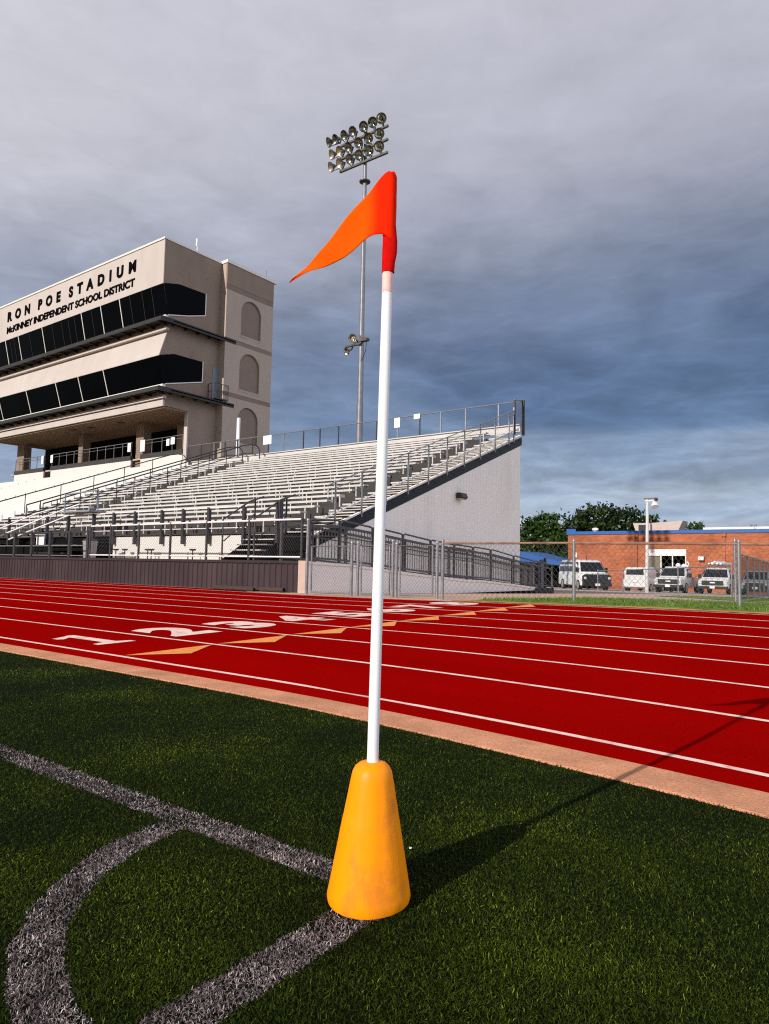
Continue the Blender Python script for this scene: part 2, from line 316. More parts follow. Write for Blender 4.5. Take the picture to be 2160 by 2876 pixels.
    east_fill = math_('MULTIPLY', math_('SUBTRACT', math_('DIVIDE', x, math_('MAXIMUM', ln, .001)), .15), 1.6, clamp=True)     # unseen eastern sky brightened, added as fill for walls facing it
    v2 = N.new('ShaderNodeVectorMath'); v2.operation = 'SCALE'; L.new(vm.outputs[0], v2.inputs[0]); L.new(math_('MULTIPLY_ADD', east_fill, 1.8, 1.0), v2.inputs['Scale'])
    L.new(v2.outputs[0], b2.inputs['Color'])
    cover = math_('MULTIPLY_ADD', mid, -.5, 1.18, clamp=True)
    over = math_('MULTIPLY', math_('SUBTRACT', .86, z), 7.0, clamp=True); ahead = math_('MULTIPLY', math_('ADD', math_('DIVIDE', y, math_('MAXIMUM', ln, .001)), .62), 2.6, clamp=True)
    cover = math_('MULTIPLY', cover, math_('MULTIPLY', over, ahead))  # unseen sky overhead and behind kept cloudless to deepen ground shade
    ms = N.new('ShaderNodeMixShader'); L.new(cover, ms.inputs[0]); L.new(b1.outputs[0], ms.inputs[1]); L.new(b2.outputs[0], ms.inputs[2])
    L.new(ms.outputs[0], out.inputs['Surface'])
SKY_R = [(0.0,(168,182,198)),(.04,(174,186,202)),(.085,(166,180,199)),(.12,(146,164,188)),(.165,(108,131,163)),(.23,(78,103,140)),(.305,(92,112,146)),(.385,(122,134,158)),(.46,(166,169,186)),(.55,(197,197,211)),(.66,(204,203,216)),(1.0,(214,213,221))]
SKY_L = [(0.0,(164,178,194)),(.10,(140,158,184)),(.19,(136,151,177)),(.28,(150,160,183)),(.38,(182,185,200)),(.48,(212,211,221)),(.62,(211,210,221)),(.74,(192,195,209)),(1.0,(204,204,215))]
TEX_AMT = 1.0
build_sky()
SC.view_settings.view_transform = 'Standard'; SC.view_settings.look = 'None'; SC.view_settings.exposure = 0; SC.view_settings.gamma = 1

# ------------------------------------------------------------------ ground shapes
Y0 = 3.70; LW = 1.0668
def sm(t): t = min(1,max(0,t)); return t*t*(3-2*t)
def Bx(X): return .015 + .010*sm((X+12)/10)
def zt(X, Y):
    if Y < Y0: return 0.
    if Y < 13.1: return Bx(X)*(Y-Y0)
    b = Bx(X)*9.4
    return b - .0205*(Y-13.1) if Y < 80 else b - .0205*66.9
def drop(X, k):
    t = max(0, min(X,9)+4)/3.5
    return .30*(1-.1*k)*t*t
def lineY(X, k): return Y0 + LW*k - drop(X, k)
def kerb_out(X): return lineY(X,0) - .26
def kerb_in(X): return lineY(X,0) - .53 - .03*sm((X+4)/4)
def strip(name, f0, f1, xs, dz, m, ny=1, parent=None, zfun=zt):
    mb = MB(); n = len(xs)
    for X in xs:
        a, b = f0(X), f1(X)
        for j in range(ny+1):
            Y = a+(b-a)*j/ny; mb.v.append((X, Y, zfun(X,Y)+dz))
    for i in range(n-1):
        for j in range(ny):
            p = i*(ny+1)+j; mb.f.append((p, p+ny+1, p+ny+2, p+1))
    return mb.build(name, m, parent, recalc=False)
def frange(a, b, s):
    n = int(round((b-a)/s)); return [a+s*i for i in range(n+1)]
XS = frange(-60, 14, .5)
# ground sheet to the horizon, sunk a little under the field and track
gx = [-900,-500,-300,-200,-140,-100,-80] + frange(-60,14,1) + [18,25,40,70,120,200,400,900]
gy = [-400,-150,-60,-25,-10,0,3] + [5,7,9,11,12.3,13.1,14,16,18,20,24,28,34,40,50,60,80,110,160,250,400,700,1300]
mb = MB()
for X in gx:
    for Y in gy: mb.v.append((X, Y, zt(X,Y) - (.06 if Y < 13 else .012)))
for i in range(len(gx)-1):
    for j in range(len(gy)-1):
        p = i*len(gy)+j; mb.f.append((p, p+len(gy), p+len(gy)+1, p+1))
kind(mb.build('ground', M['ground'], recalc=False), 'structure')
kind(strip('turf_field', lambda X: -30, lambda X: kerb_in(X)+.02, XS, -.001, M['turf'], 1, zfun=lambda X,Y: 0.), 'structure')
# kerb with a small rounded step
mb = MB(); 
for X in XS:
    a, b = kerb_in(X), kerb_out(X)
    mb.v += [(X,a,-.05),(X,a,.001),(X,a+.012,.006),(X,b-.01,.007),(X,b,.004),(X,b,-.05)]
for i in range(len(XS)-1):
    for j in range(5):
        p=i*6+j; mb.f.append((p,p+6,p+7,p+1))
def kerb_joints():
    nt = M['kerb'].node_tree; N = nt.nodes; L = nt.links; bs = N['Principled BSDF']; src = bs.inputs['Base Color'].links[0].from_socket
    tc = [n for n in N if n.type == 'TEX_COORD'][0]; sp = N.new('ShaderNodeSeparateXYZ'); L.new(tc.outputs['Object'], sp.inputs[0])
    a = N.new('ShaderNodeMath'); a.operation = 'PINGPONG'; a.inputs[1].default_value = 3.05; L.new(sp.outputs[0], a.inputs[0])
    b = N.new('ShaderNodeMath'); b.operation = 'LESS_THAN'; b.inputs[1].default_value = .006; L.new(a.outputs[0], b.inputs[0])
    mx = N.new('ShaderNodeMix'); mx.data_type = 'RGBA'; L.new(b.outputs[0], mx.inputs['Factor']); L.new(src, mx.inputs['A']); mx.inputs['B'].default_value = (.30,.13,.07,1); L.new(mx.outputs['Result'], bs.inputs['Base Color'])
kerb_joints()
kind(mb.build('kerb', M['kerb'], recalc=False), 'structure')
track = kind(strip('running_track', kerb_out, lambda X: lineY(X,8)+.10+.56*sm((-13.2-X)/1.5), XS, 0, M['track'], 12), 'structure')
for k in range(9):
    w = .05
    o = strip('lane_line', lambda X: lineY(X,k)-w/2, lambda X: lineY(X,k)+w/2, frange(-60,14,.25), .004, M['paint'], 1, track)
# exchange marks: one orange triangle in each lane
for k in range(8):
    mb = MB(); P = [(-5.69, lineY(-5.7,k)+.05), (-5.33, lineY(-5.3,k)+.50), (-5.68, lineY(-5.7,k)+1.04)]
    mb.quad(*[(x,y,zt(x,y)+.005) for x,y in P]); mb.build('exchange_mark', M['paint_orange'], track, recalc=False)
def text_mesh(body, bold=.0, extr=0.):
    c = bpy.data.curves.new('t','FONT'); c.body = body; c.size = 1; c.offset = bold; c.extrude = extr; c.resolution_u = 5
    o = bpy.data.objects.new('t', c); COL.objects.link(o); bpy.context.view_layer.update()
    me = bpy.data.meshes.new_from_object(o.evaluated_get(bpy.context.evaluated_depsgraph_get()))
    bpy.data.objects.remove(o); bpy.data.curves.remove(c)
    n = len(me.vertices); a = np.zeros(n*3, np.float32); me.vertices.foreach_get('co', a); a = a.reshape(-1,3)
    return me, a
def set_co(me, a): me.vertices.foreach_set('co', np.asarray(a, np.float32).ravel()); me.update()
def one_mesh():
    pts = [(.0,.74),(.10,.70),(.30,.80),(.34,.80),(.34,.16),(.06,.10),(.06,0),(.84,0),(.84,.10),(.60,.15),(.60,1.0),(.46,1.0),(.34,.93),(.0,.84)]
    me = bpy.data.meshes.new('one'); me.from_pydata([(x,y,0) for x,y in pts],[],[tuple(range(len(pts)))]); me.update()
    return me, np.array([(x,y,0) for x,y in pts])
for k in range(8):
    me, a = text_mesh(str(k+1), .055) if k else one_mesh()
    mn, mxx = a.min(0), a.max(0); u = (a[:,0]-mn[0])/(mxx[0]-mn[0]); v = (a[:,1]-mn[1])/(mxx[1]-mn[1])
    wd = .46 if k == 0 else .66
    X = -6.53 - v*.99; Yc = np.array([lineY(-7,k)+.50]); Y = Yc - wd/2 + u*wd
    Z = np.array([zt(xx,yy)+.005 for xx,yy in zip(X,Y)]); set_co(me, np.stack([X,Y,Z],1)); 
    link('lane_number', me, M['paint'], track)
# surfaces beyond the track
out8 = lambda X: lineY(X,8)+.08
kind(strip('dirt_strip', lambda X: out8(X), lambda X: 12.72-drop(X,8)*.6+.12*math.sin(X*3.1)+.07*math.sin(X*7.7), frange(-7.5,14,.25), .012, M['dirt'], 2), 'structure')
kind(strip('paved_apron', lambda X: out8(X)+.56*sm((-13.2-X)/1.5), lambda X: 36, frange(-60,-7.5,.5), .004, M['paving'], 24), 'structure')
def verge_far(X): return 12.9+ (X+7.5)*.2 if X < -7 else min(19.0, 13.0+ (X+7)*30) if X < -6.6 else 19.0 - (X+6.6)*.62
kind(strip('path', lambda X: 12.3, lambda X: 29 + (X+7.5)*-1.9, frange(-7.5,14,.25), .006, M['path'], 16), 'structure')
kind(strip('grass_verge', lambda X: 12.62-drop(X,8)*.6, lambda X: 18.9-(X+7.2)*.5, frange(-7.2,14,.3), .014, M['lawn'], 12), 'structure')
kind(strip('grass_verge', lambda X: 28.5-(X+7.5)*1.75, lambda X: 38-(X+9)*1.45, frange(-8.6,14,.3), .016, M['lawn'], 10), 'structure')
kind(strip('car_park', lambda X: 36.4 if X < -9.2 else 36.4, lambda X: 90, frange(-60,14,1), .003, M['asphalt'], 40), 'structure')

# ------------------------------------------------------------------ turf fibres
def blades(pts, length, width, lean, curl, zfun=None, tone=None, segs=2):
    n = len(pts); az = RNG.uniform(0, 2*np.pi, n); L = length*RNG.uniform(.6,1.25,n); w = width*RNG.uniform(.7,1.3,n)
    ln = np.abs(RNG.normal(lean, lean*.6, n)); cu = RNG.normal(curl, curl*.6, n)
    dx, dy = np.cos(az), np.sin(az); tw = RNG.uniform(0, 2*np.pi, n); sx, sy = np.cos(tw), np.sin(tw)
    base = np.column_stack([pts, np.zeros(n) if zfun is None else zfun]); V = np.zeros((n, (segs+1)*2, 3)); 
    for s in range(segs+1):
        t = s/segs; h = L*t*np.cos(np.clip(ln*.8+cu*t,0,1.45)); r = L*t*np.sin(np.clip(ln+cu*t,-1.5,1.6))
        c = base + np.column_stack([dx*r, dy*r, h]); ww = w*(1-.55*t)/2
        V[:,2*s] = c - np.column_stack([sx*ww, sy*ww, 0*ww]); V[:,2*s+1] = c + np.column_stack([sx*ww, sy*ww, 0*ww])
    k = (segs+1)*2; b = np.arange(n)[:,None]*k; F = np.concatenate([b+np.array([[2*s,2*s+1,2*s+3,2*s+2]]) for s in range(segs)],0)
    tn = RNG.beta(2,3.2,n) if tone is None else tone
    return V.reshape(-1,3), F, np.repeat(tn, k)
AC = np.array([-1.11,1.545])
def on_line(P):
    x, y = P[:,0], P[:,1]; wob = .003*np.sin(x*40)+.003*np.sin(y*53)
    touch = (np.abs(y-1.545+wob) < .057) & (x < -1.10); goal = (np.abs(x+1.11+wob) < .060) & (y < 1.49)
    r = np.hypot(x-AC[0], y-AC[1]); arc = (np.abs(r-.830+wob) < .055) & (x < -1.05) & (y < 1.6)
    return touch | goal | arc
def turf_points():
    out = []
    # distance rings, denser near the camera
    for r0, r1, dens in ((1.0,1.7,80000),(1.7,2.4,56000),(2.4,3.4,32000),(3.4,5.0,17000),(5.0,8.5,8500)):
        a0, a1 = rad(36.75-34), rad(36.75+37); n = int(dens*(a1-a0)*(r1*r1-r0*r0)/2)
        a = RNG.uniform(a0,a1,n); r = np.sqrt(RNG.uniform(r0*r0,r1*r1,n)); out.append(np.column_stack([-np.sin(a)*r, np.cos(a)*r]))
    for r0, r1, dens in ((.35,1.7,42000),(1.7,3.2,22000),(3.2,6.5,8000)):        # the pile goes on outside the view
        for a0, a1 in ((rad(-95),rad(36.75-34)),(rad(36.75+37),rad(125))):
            n = int(dens*(a1-a0)*(r1*r1-r0*r0)/2); a = RNG.uniform(a0,a1,n); r = np.sqrt(RNG.uniform(r0*r0,r1*r1,n)); out.append(np.column_stack([-np.sin(a)*r, np.cos(a)*r]))
    P = np.concatenate(out); P += RNG.normal(0,.0015,P.shape)
    ki = np.array([kerb_in(x) for x in np.linspace(-12,8,400)]); lim = np.interp(P[:,0], np.linspace(-12,8,400), ki)
    return P[P[:,1] < lim+.012*RNG.uniform(-1,1.3,len(P))]
TP = turf_points(); mask = on_line(TP + RNG.normal(0,.0018,TP.shape))
G = TP[~mask]; dist = np.hypot(G[:,0],G[:,1])
# worn, windblown lie of the pile: patches lean and stand differently
patch = .5+.5*np.sin(G[:,0]*5.1+2.2*np.sin(G[:,1]*3.3))*np.sin(G[:,1]*6.3+1.7*np.sin(G[:,0]*2.9))
V,F,T = blades(G, .0082*(1+.16*patch), .0015+.00036*dist, .26, .9, tone=np.clip(RNG.beta(1.25,3.6,len(G))+.10*(patch-.5),0,1))
kind(np_mesh('turf_grass', V, F, M['blade'], col=T), 'stuff')
G = TP[mask]; dist = np.hypot(G[:,0],G[:,1])
V,F,T = blades(G, .0082, .0015+.00038*dist, .30, .9, tone=np.clip(RNG.beta(1.3,2.0,len(G)),0,1))
kind(np_mesh('field_line', V, F, M['line_blade'], col=T), 'stuff')
# lawn tufts on the verge
n = 26000; X = RNG.uniform(-7.1,3,n); Y = 12.7 + RNG.uniform(0,1,n)**1.3*6.5; zz = np.array([zt(a,b) for a,b in zip(X,Y)]); ok = Y > np.array([out8(a)+.35+.15*math.sin(a*3.1) for a in X])
V,F,T = blades(np.column_stack([X,Y])[ok], .075, .014, .5, .5, zfun=zz[ok])
kind(np_mesh('verge_grass', V, F, M['verge_blade'], col=T), 'stuff')

# ------------------------------------------------------------------ corner flag
def corner_flag():
    t = thing('corner_flag', 'orange pennant on a white stake in an orange rubber cone', 'corner flag', (-1.131,1.477,0))
    sh = lambda z: (.8*.0115*z, .6*.0115*z)
    # rubber base: turned profile, slightly fluted and lumpy
    prof = [(0,.097),(.004,.104),(.016,.1065),(.03,.1045),(.06,.099),(.10,.0920),(.15,.0828),(.158,.0814),(.163,.0805),(.20,.0738),(.208,.0722),(.212,.0715),(.25,.0645),(.285,.0582),(.305,.0545),(.322,.0508),(.334,.0445),(.342,.035),(.346,.024),(.346,.014)]
    mb = MB(); n = 72
    for z, r in prof:
        for k in range(n):
            a = 2*math.pi*k/n; rr = r*(1+.004*math.sin(3*a+z*9)+.006*math.sin(a*13+.6*math.sin(a*3))*(1 if .04<z<.3 else .2) + (.006*max(0,math.cos(a+2.2)) if .16<z<.21 else 0)); dx, dy = sh(z)
            mb.v.append((rr*math.cos(a)+dx, rr*math.sin(a)+dy, z + .0025*math.sin(2*a+1)*(z<.03)))
    for i in range(len(prof)-1):
        for k in range(n): mb.f.append((i*n+k, i*n+(k+1)%n, (i+1)*n+(k+1)%n, (i+1)*n+k))
    mb.f.append(tuple(range(n-1,-1,-1))); mb.f.append(tuple((len(prof)-1)*n+k for k in range(n)))
    mb.build('rubber_base', M['cone'], t, smooth=True)
    P = lambda z: Vector((*sh(z), z))
    MB().tube([P(.33),P(.7),P(1.0),P(1.3),P(1.60)], .0150, 24, .0140).build('stake', M['pole_white'], t, smooth=True)
    MB().tube([P(1.590),P(1.600),P(1.656)], .0146, 24).build('tape_band', M['tape'], t, smooth=True)
    # sleeve of the flag, drawn over the top of the stake, loose on one side
    mb = MB(); n = 32; zs = [1.646,1.652,1.67,1.70,1.735,1.78,1.83,1.88,1.91,1.922,1.926]
    for z in zs:
        c = P(z); u = (z-1.646)/.28; base = .0160 + .0008*math.sin(u*3.1)
        for k in range(n):
            a = 2*math.pi*k/n; loose = max(0, math.cos(a-rad(15)))**3*(.009*math.exp(-((z-1.715)/.03)**2)+.002)
            if z > 1.92: base2 = base*(.75 if z < 1.925 else .45)
            else: base2 = base
            rr = base2 + loose + .0007*math.sin(a*7+z*60)
            mb.v.append((c.x+rr*math.cos(a), c.y+rr*math.sin(a), z + (.006*math.cos(a-rad(15)) if z > 1.9 else 0)))
    for i in range(len(zs)-1):
        for k in range(n): mb.f.append((i*n+k,i*n+(k+1)%n,(i+1)*n+(k+1)%n,(i+1)*n+k))
    mb.f.append(tuple((len(zs)-1)*n+k for k in range(n)))
    sl = mb.build('sleeve', M['sleeve'], t, smooth=True)
    # pennant: outline in (distance from stake, height), curved in plan as the wind bends it
    up = [(-.0192,1.902),(-.013,1.917),(-.006,1.925),(.012,1.919),(.066,1.881),(.107,1.84),(.148,1.799),(.182,1.757),(.21,1.729),(.252,1.695),(.307,1.661)]
    lo = [(-.0192,1.722),(-.010,1.731),(.0,1.740),(.016,1.750),(.05,1.757),(.084,1.747),(.118,1.722),(.145,1.705),(.201,1.688),(.259,1.675),(.307,1.6605)]
    def samp(L, u):
        d = [0]
        for a, b in zip(L, L[1:]): d.append(d[-1]+math.hypot(b[0]-a[0], b[1]-a[1]))
        s = u*d[-1]
        for i in range(len(L)-1):
            if s <= d[i+1]+1e-9:
                f = (s-d[i])/max(1e-9,d[i+1]-d[i]); 
                p0,p1,p2,p3 = L[max(i-1,0)],L[i],L[i+1],L[min(i+2,len(L)-1)]
                return tuple(.5*(2*p1[q]+(p2[q]-p0[q])*f+(2*p0[q]-5*p1[q]+4*p2[q]-p3[q])*f*f+(3*p1[q]-p0[q]-3*p2[q]+p3[q])*f**3) for q in (0,1))
        return L[-1]
    e = Vector((-.953,-.302,0)); nr = Vector((.302,-.953,0)); o0 = Vector((*sh(1.8),0)); nu, nv = 40, 16; mb = MB()
    for i in range(nu+1):
        u = i/nu; A, B = samp(up,u), samp(lo,u)
        for j in range(nv+1):
            v = j/nv; s = A[0]*(1-v)+B[0]*v; z = A[1]*(1-v)+B[1]*v
            off = (.0195*math.sqrt(max(0,1-(s/.0195)**2)) if s < 0 else .0195*(1-sm(s/.075))) + .0075*math.sin(s*27+z*16-.6)*min(1,s/.08 if s>0 else 0) - .05*s*s/.32 + .0025*math.sin(s*70+v*4)*min(1,max(0,s)/.06)
            p = o0 + e*s + nr*off; mb.v.append((p.x,p.y,z))
    for i in range(nu):
        for j in range(nv): q=i*(nv+1)+j; mb.f.append((q,q+1,q+nv+2,q+nv+1))
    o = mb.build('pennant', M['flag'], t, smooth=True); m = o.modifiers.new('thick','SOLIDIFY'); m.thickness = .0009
corner_flag()
# white scrap in the grass beside the cone
mb = MB(); mb.quad((-.006,-.004,.0),(.007,-.003,.004),(.005,.006,.007),(-.005,.005,.003)); mb.quad((-.006,-.004,.0),(-.005,.005,.003),(-.009,.004,.009),(-.008,-.002,.008))
o = mb.build('paper_scrap', M['sign']); o.scale = (.55,.55,.55); o.location = (-1.219,1.795,.010); m=o.modifiers.new('t','SOLIDIFY'); m.thickness=.001
tag(o, 'tiny white scrap of paper lying on the turf to the right of the orange cone', 'litter')

# ------------------------------------------------------------------ chain link
def link_mesh(mb, p, q, z0a, z1a, z0b, z1b, pitch=.075, w=.0042):
    """two families of diagonal wires filling the panel between posts p and q"""
    p = Vector(p); q = Vector(q); d = q-p; Lh = d.length; d.normalize(); nrm = Vector((-d.y,d.x,0))
    zb = lambda s: z0a+(z0b-z0a)*s/Lh; ztp = lambda s: z1a+(z1b-z1a)*s/Lh
    Hh = max(z1a-z0a, z1b-z0b); st = pitch*1.25
    for sg in (1,-1):
        k = -Hh
        while k < Lh+Hh:
            # wire s = k + sg*t*.8, z = zb + t : clip
            s0 = k if sg > 0 else k; t0, t1 = 0., Hh; pts=[]
            a, b = s0, s0+sg*Hh*.8
            if sg > 0:
                if a < 0: t0 = -a/.8
                if b > Lh: t1 = (Lh-a)/.8
            else:
                if a > Lh: t0 = (a-Lh)/.8
                if b < 0: t1 = a/.8
            if t1-t0 > .03:
                for t in (t0,t1):
                    s = s0+sg*t*.8; top = ztp(s); z = zb(s)+t*(top-zb(s))/Hh; pts.append(p+d*s+Vector((0,0,z))+nrm*(.003*sg))
                mb.tube(pts, w/2, 3)
            k += st
def fence(name, label, posts, top, bot, parts=('post',), zfun=zt, rpost=.03, rail='rail_grey', post='rail_grey', pitch=.075, w=.0042, group=None, bottom_rail=False, mid=None, postext=.05, mesh=True):
    t = thing(name, label, 'fence' if 'gate' not in name else 'gate', (posts[0][0],posts[0][1],zfun(*posts[0])), group=group)
    for i,(x,y) in enumerate(posts):
        z = zfun(x,y); mb = MB().tube([(x,y,z-.05),(x,y,z+top+postext)], rpost, 10)
        mb.lathe([(0,rpost*1.15),(.02,rpost*1.15),(.045,rpost*.6)], 10, (x,y,z+top+postext-.01)); mb.build('post', M[post], t, smooth=True)
    mb = MB()
    for a,b in zip(posts,posts[1:]): mb.tube([(a[0],a[1],zfun(*a)+top),(b[0],b[1],zfun(*b)+top)], rpost*.72, 8)
    mb.build('top_rail', M[rail], t, smooth=True)
    if bottom_rail or mid:
        mb = MB()
        for zz in ([bot] if bottom_rail else []) + ([mid] if mid else []):
            for a,b in zip(posts,posts[1:]): mb.tube([(a[0],a[1],zfun(*a)+zz),(b[0],b[1],zfun(*b)+zz)], rpost*.6, 8)
        mb.build('lower_rail', M[rail], t, smooth=True)
    if mesh:
        mb = MB()
        for a,b in zip(posts,posts[1:]):
            za, zb_ = zfun(*a), zfun(*b); link_mesh(mb, (a[0],a[1],0), (b[0],b[1],0), za+bot, za+top-.01, zb_+bot, zb_+top-.01, pitch, w)
        mb.build('wire_mesh', M['wire'], t, recalc=False)
    local(t); return t

# ------------------------------------------------------------------ grandstand
XE = -13.3; NR = 21
def rowY(i): return 14.9+.61*i
def rowZ(i): return 6.59+.375*(rowY(i)-26.49)      # seat height of row i
def grandstand():
    t = thing('bleachers', 'white aluminium bleachers with many rows of bench seats and a ribbed end wall', 'bleachers', (-25,14,.1))
    # benches: section right of the aisle, narrow section left of it, and the reserved block beneath the press box
    secs = [(-29.0,-14.75),(-35.5,-30.6)]
    for i in range(NR):
        y, z = rowY(i), rowZ(i)
        for a, b in secs:
            j = random.uniform(-.03,.03)
            mb = MB().box(a+j, b+j, y, y+.255, z-.045, z); mb.box(a+j,b+j,y-.004,y+.012,z-.07,z-.004)
            mb.build('bench_seat', M['white'], t)
        # foot deck and riser
        mb = MB()
        for a,b in ((-29.0,XE),(-35.5,-30.6)):
            mb.box(a,b,y+.262,y+.60,z-.46,z-.43)
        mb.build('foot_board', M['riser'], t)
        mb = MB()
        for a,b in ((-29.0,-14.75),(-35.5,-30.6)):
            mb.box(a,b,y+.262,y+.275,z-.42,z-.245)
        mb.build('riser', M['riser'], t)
    # brackets carrying the seats: the nearest hundred one by one, the rest as one
    bm_ = MB().box(-.022,.022,-.006,.03,-.43,-.04).box(-.018,.018,.03,.24,-.10,-.045); spots = []
    for i in range(NR):
        for a, b in secs:
            x = a + random.uniform(.15,1.25)
            while x < b: spots.append((x, rowY(i)+.018, rowZ(i))); x += 1.22 + random.uniform(-.05,.05)
    spots.sort(key=lambda p: p[0]**2+p[1]**2); rest = MB(); first = None
    for k, p in enumerate(spots):
        if k < 99:
            if first is None: first = o = bm_.build('seat_bracket', M['white'], t)
            else: o = first.copy(); COL.objects.link(o)
            o.location = p
        else: rest.add([(v[0]+p[0],v[1]+p[1],v[2]+p[2]) for v in bm_.v], bm_.f)
    kind(rest.build('seat_bracket', M['white'], t), 'stuff')
    # aisle steps: end aisle and the middle aisle
    for (a,b) in ((-14.72,XE-.03),(-30.55,-29.05)):
        for i in range(NR):
            y, z = rowY(i), rowZ(i)
            MB().box(a,b,y-.02,y+.30,z-.462,z-.42).box(a+.05,b-.05,y+.285,y+.61,z-.342,z-.31).build('aisle_step', M['step'], t)
    # benches at the very end, beside the end aisle: short seats
    for i in range(NR):
        y, z = rowY(i), rowZ(i)
        MB().box(XE-.34,XE-.02,y+.02,y+.27,z-.05,z).tube([(XE-.02,y+.145,z-.025),(XE+.05,y+.145,z-.025)],.05,8).build('end_seat', M['white'], t)
    # reserved block: seats with solid backs
    for i in range(NR):
        y, z = rowY(i), rowZ(i); mb = MB()
        for a,b in ((-44.05,-35.75),(-54.0,-44.75),(-78,-54.7)):
            if i < 4: a, b = a+ .1, b - (.0 if b > -40 else .2)
            mb.box(a,b,y,y+.30,z-.05,z); mb.box(a,b,y+.28,y+.32,z,z+.31); mb.box(a,b,y-.004,y+.012,z-.075,z-.004)
        mb.build('backed_bench', M['white_wall'], t)
    mb = MB()
    for i in range(NR):
        y, z = rowY(i), rowZ(i); mb.box(-78,-35.75,y-.01,y+.62,z-.46,z-.43); mb.box(-78,-35.75,y+.33,y+.345,z-.42,z-.23)
    mb.build('seat_deck', M['white_wall'], t)
    # structure below: stringers and backing, shade under the rows painted into their dark colour
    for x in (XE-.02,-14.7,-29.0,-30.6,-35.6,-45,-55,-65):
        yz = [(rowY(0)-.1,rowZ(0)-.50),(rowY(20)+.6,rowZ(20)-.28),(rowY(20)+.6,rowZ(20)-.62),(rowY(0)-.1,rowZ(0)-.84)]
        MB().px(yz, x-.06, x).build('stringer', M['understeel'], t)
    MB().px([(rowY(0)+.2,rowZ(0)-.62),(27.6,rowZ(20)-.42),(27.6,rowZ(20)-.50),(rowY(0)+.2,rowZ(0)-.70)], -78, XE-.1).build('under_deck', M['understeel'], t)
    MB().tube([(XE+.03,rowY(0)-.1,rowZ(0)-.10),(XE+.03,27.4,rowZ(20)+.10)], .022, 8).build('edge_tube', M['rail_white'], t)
    # back panel along the top row
    MB().box(-35.5,XE,27.48,27.52,rowZ(20)-.10,rowZ(20)+.22).box(-35.5,XE,27.40,27.66,rowZ(20)+.22,rowZ(20)+.26).build('back_panel', M['white'], t)
    # ribbed end wall
    y0, y1 = 14.3, 27.6; topz = lambda y: 6.61-.378*(27.6-y)
    mb = MB(); ys = []; y = y0
    while y < y1: ys += [(y,0),(y+.13,0),(y+.155,.009),(y+.195,.009)]; y += .22
    ys = [p for p in ys if p[0] <= y1]+[(y1,0)]
    n = len(ys)
    for (y,o) in ys: mb.v += [(XE-.05+o,y,zt(-12.5,y)-.1),(XE-.05+o,y,topz(y))]
    for i in range(n-1): mb.f.append((2*i,2*i+2,2*i+3,2*i+1))
    b0 = len(mb.v)
    mb.box(-30,XE-.06,y1-.02,y1+.03,-.4,topz(y1)-.4)
    w = mb.build('end_wall', M['endwall'], t)
    MB().bar((XE+.0,y0,topz(y0)+.02),(XE+.0,y1,topz(y1)+.02),.10,.05).build('wall_cap', M['endwall'], w)
    # wall-pack lamp on the end wall
    l = MB().prism([(XE-.02,22.25,3.62),(XE+.17,22.25,3.60),(XE+.24,22.25,3.44),(XE+.20,22.25,3.40),(XE-.02,22.25,3.40)],(0,.42,0)).build('wall_lamp', M['rail_dark'], t, bevel=.012)
    MB().prism([(XE+.02,22.29,3.398),(XE+.2,22.29,3.398),(XE+.16,22.29,3.36),(XE+.04,22.29,3.36)],(0,.34,0)).build('lamp_lens', M['lens_bright'], l)
    # guard rail up the end: posts every second row
    mb = MB(); zr = lambda y: rowZ(0)+.375*(y-rowY(0))
    k = 0
    for i in range(11):
        y = rowY(2*i)+.45
        if i == 10: y = 26.75
        MB().bar((XE+.06,y,zr(y)-.55),(XE+.06,y,zr(y)+.84),.04,.04).build('guard_post', M['rail_grey'], t)
    MB().tube([(XE+.06,15.0,zr(15.0)+.84),(XE+.06,26.8,zr(26.8)+.84)],.019,8).tube([(XE+.06,15.0,zr(15.0)+.66),(XE+.06,26.8,zr(26.8)+.66)],.012,8).build('end_rail', M['rail_grey'], t, smooth=True)
    mb = MB(); link_mesh(mb,(XE+.06,15,0),(XE+.06,26.8,0),zr(15)-.05,zr(15)+.82,zr(26.8)-.05,zr(26.8)+.82,.10,.004); mb.build('end_mesh', M['wire'], t, recalc=False)
    # back railing
    bx = [XE+.05,-14.4,-16.07,-17.41,-18.6,-19.9,-21.2,-23.7,-25.0,-26.2,-27.7,-28.9,-30.2,-31.5,-32.6,-33.6,-34.8,-36.1]
    for i,x in enumerate(bx):
        MB().bar((x,27.6,rowZ(20)-.05),(x,27.6,8.10),.055,.05).build('back_post', M['rail_dark' if (i%5 and i > 3) else 'rail_grey'], t)
    MB().tube([(XE+.05,27.6,8.12),(-36.2,27.6,8.12)],.026,8).build('back_rail', M['rail_grey'], t, smooth=True)
    MB().tube([(XE+.06,26.75,zr(26.75)+.84),(XE+.06,26.8,8.0),(XE+.05,27.6,8.14)],.03,8).build('corner_rail', M['rail_grey'], t, smooth=True)
    mb = MB(); link_mesh(mb,(XE+.05,27.6,0),(-36.2,27.6,0),6.95,8.10,6.95,8.10,.10,.0042)
    link_mesh(mb,(XE+.06,26.75,0),(XE+.05,27.6,0),6.9,8.0,6.9,8.1,.06,.006)
    mb.build('back_mesh', M['wire'], t, recalc=False)
    MB().bar((XE+.08,27.62,6.6),(XE+.08,27.62,8.15),.11,.11).build('corner_post', M['rail_dark'], t)
    MB().bar((XE+.08,26.78,6.5),(XE+.08,26.78,8.0),.08,.08).build('corner_post', M['rail_dark'], t)
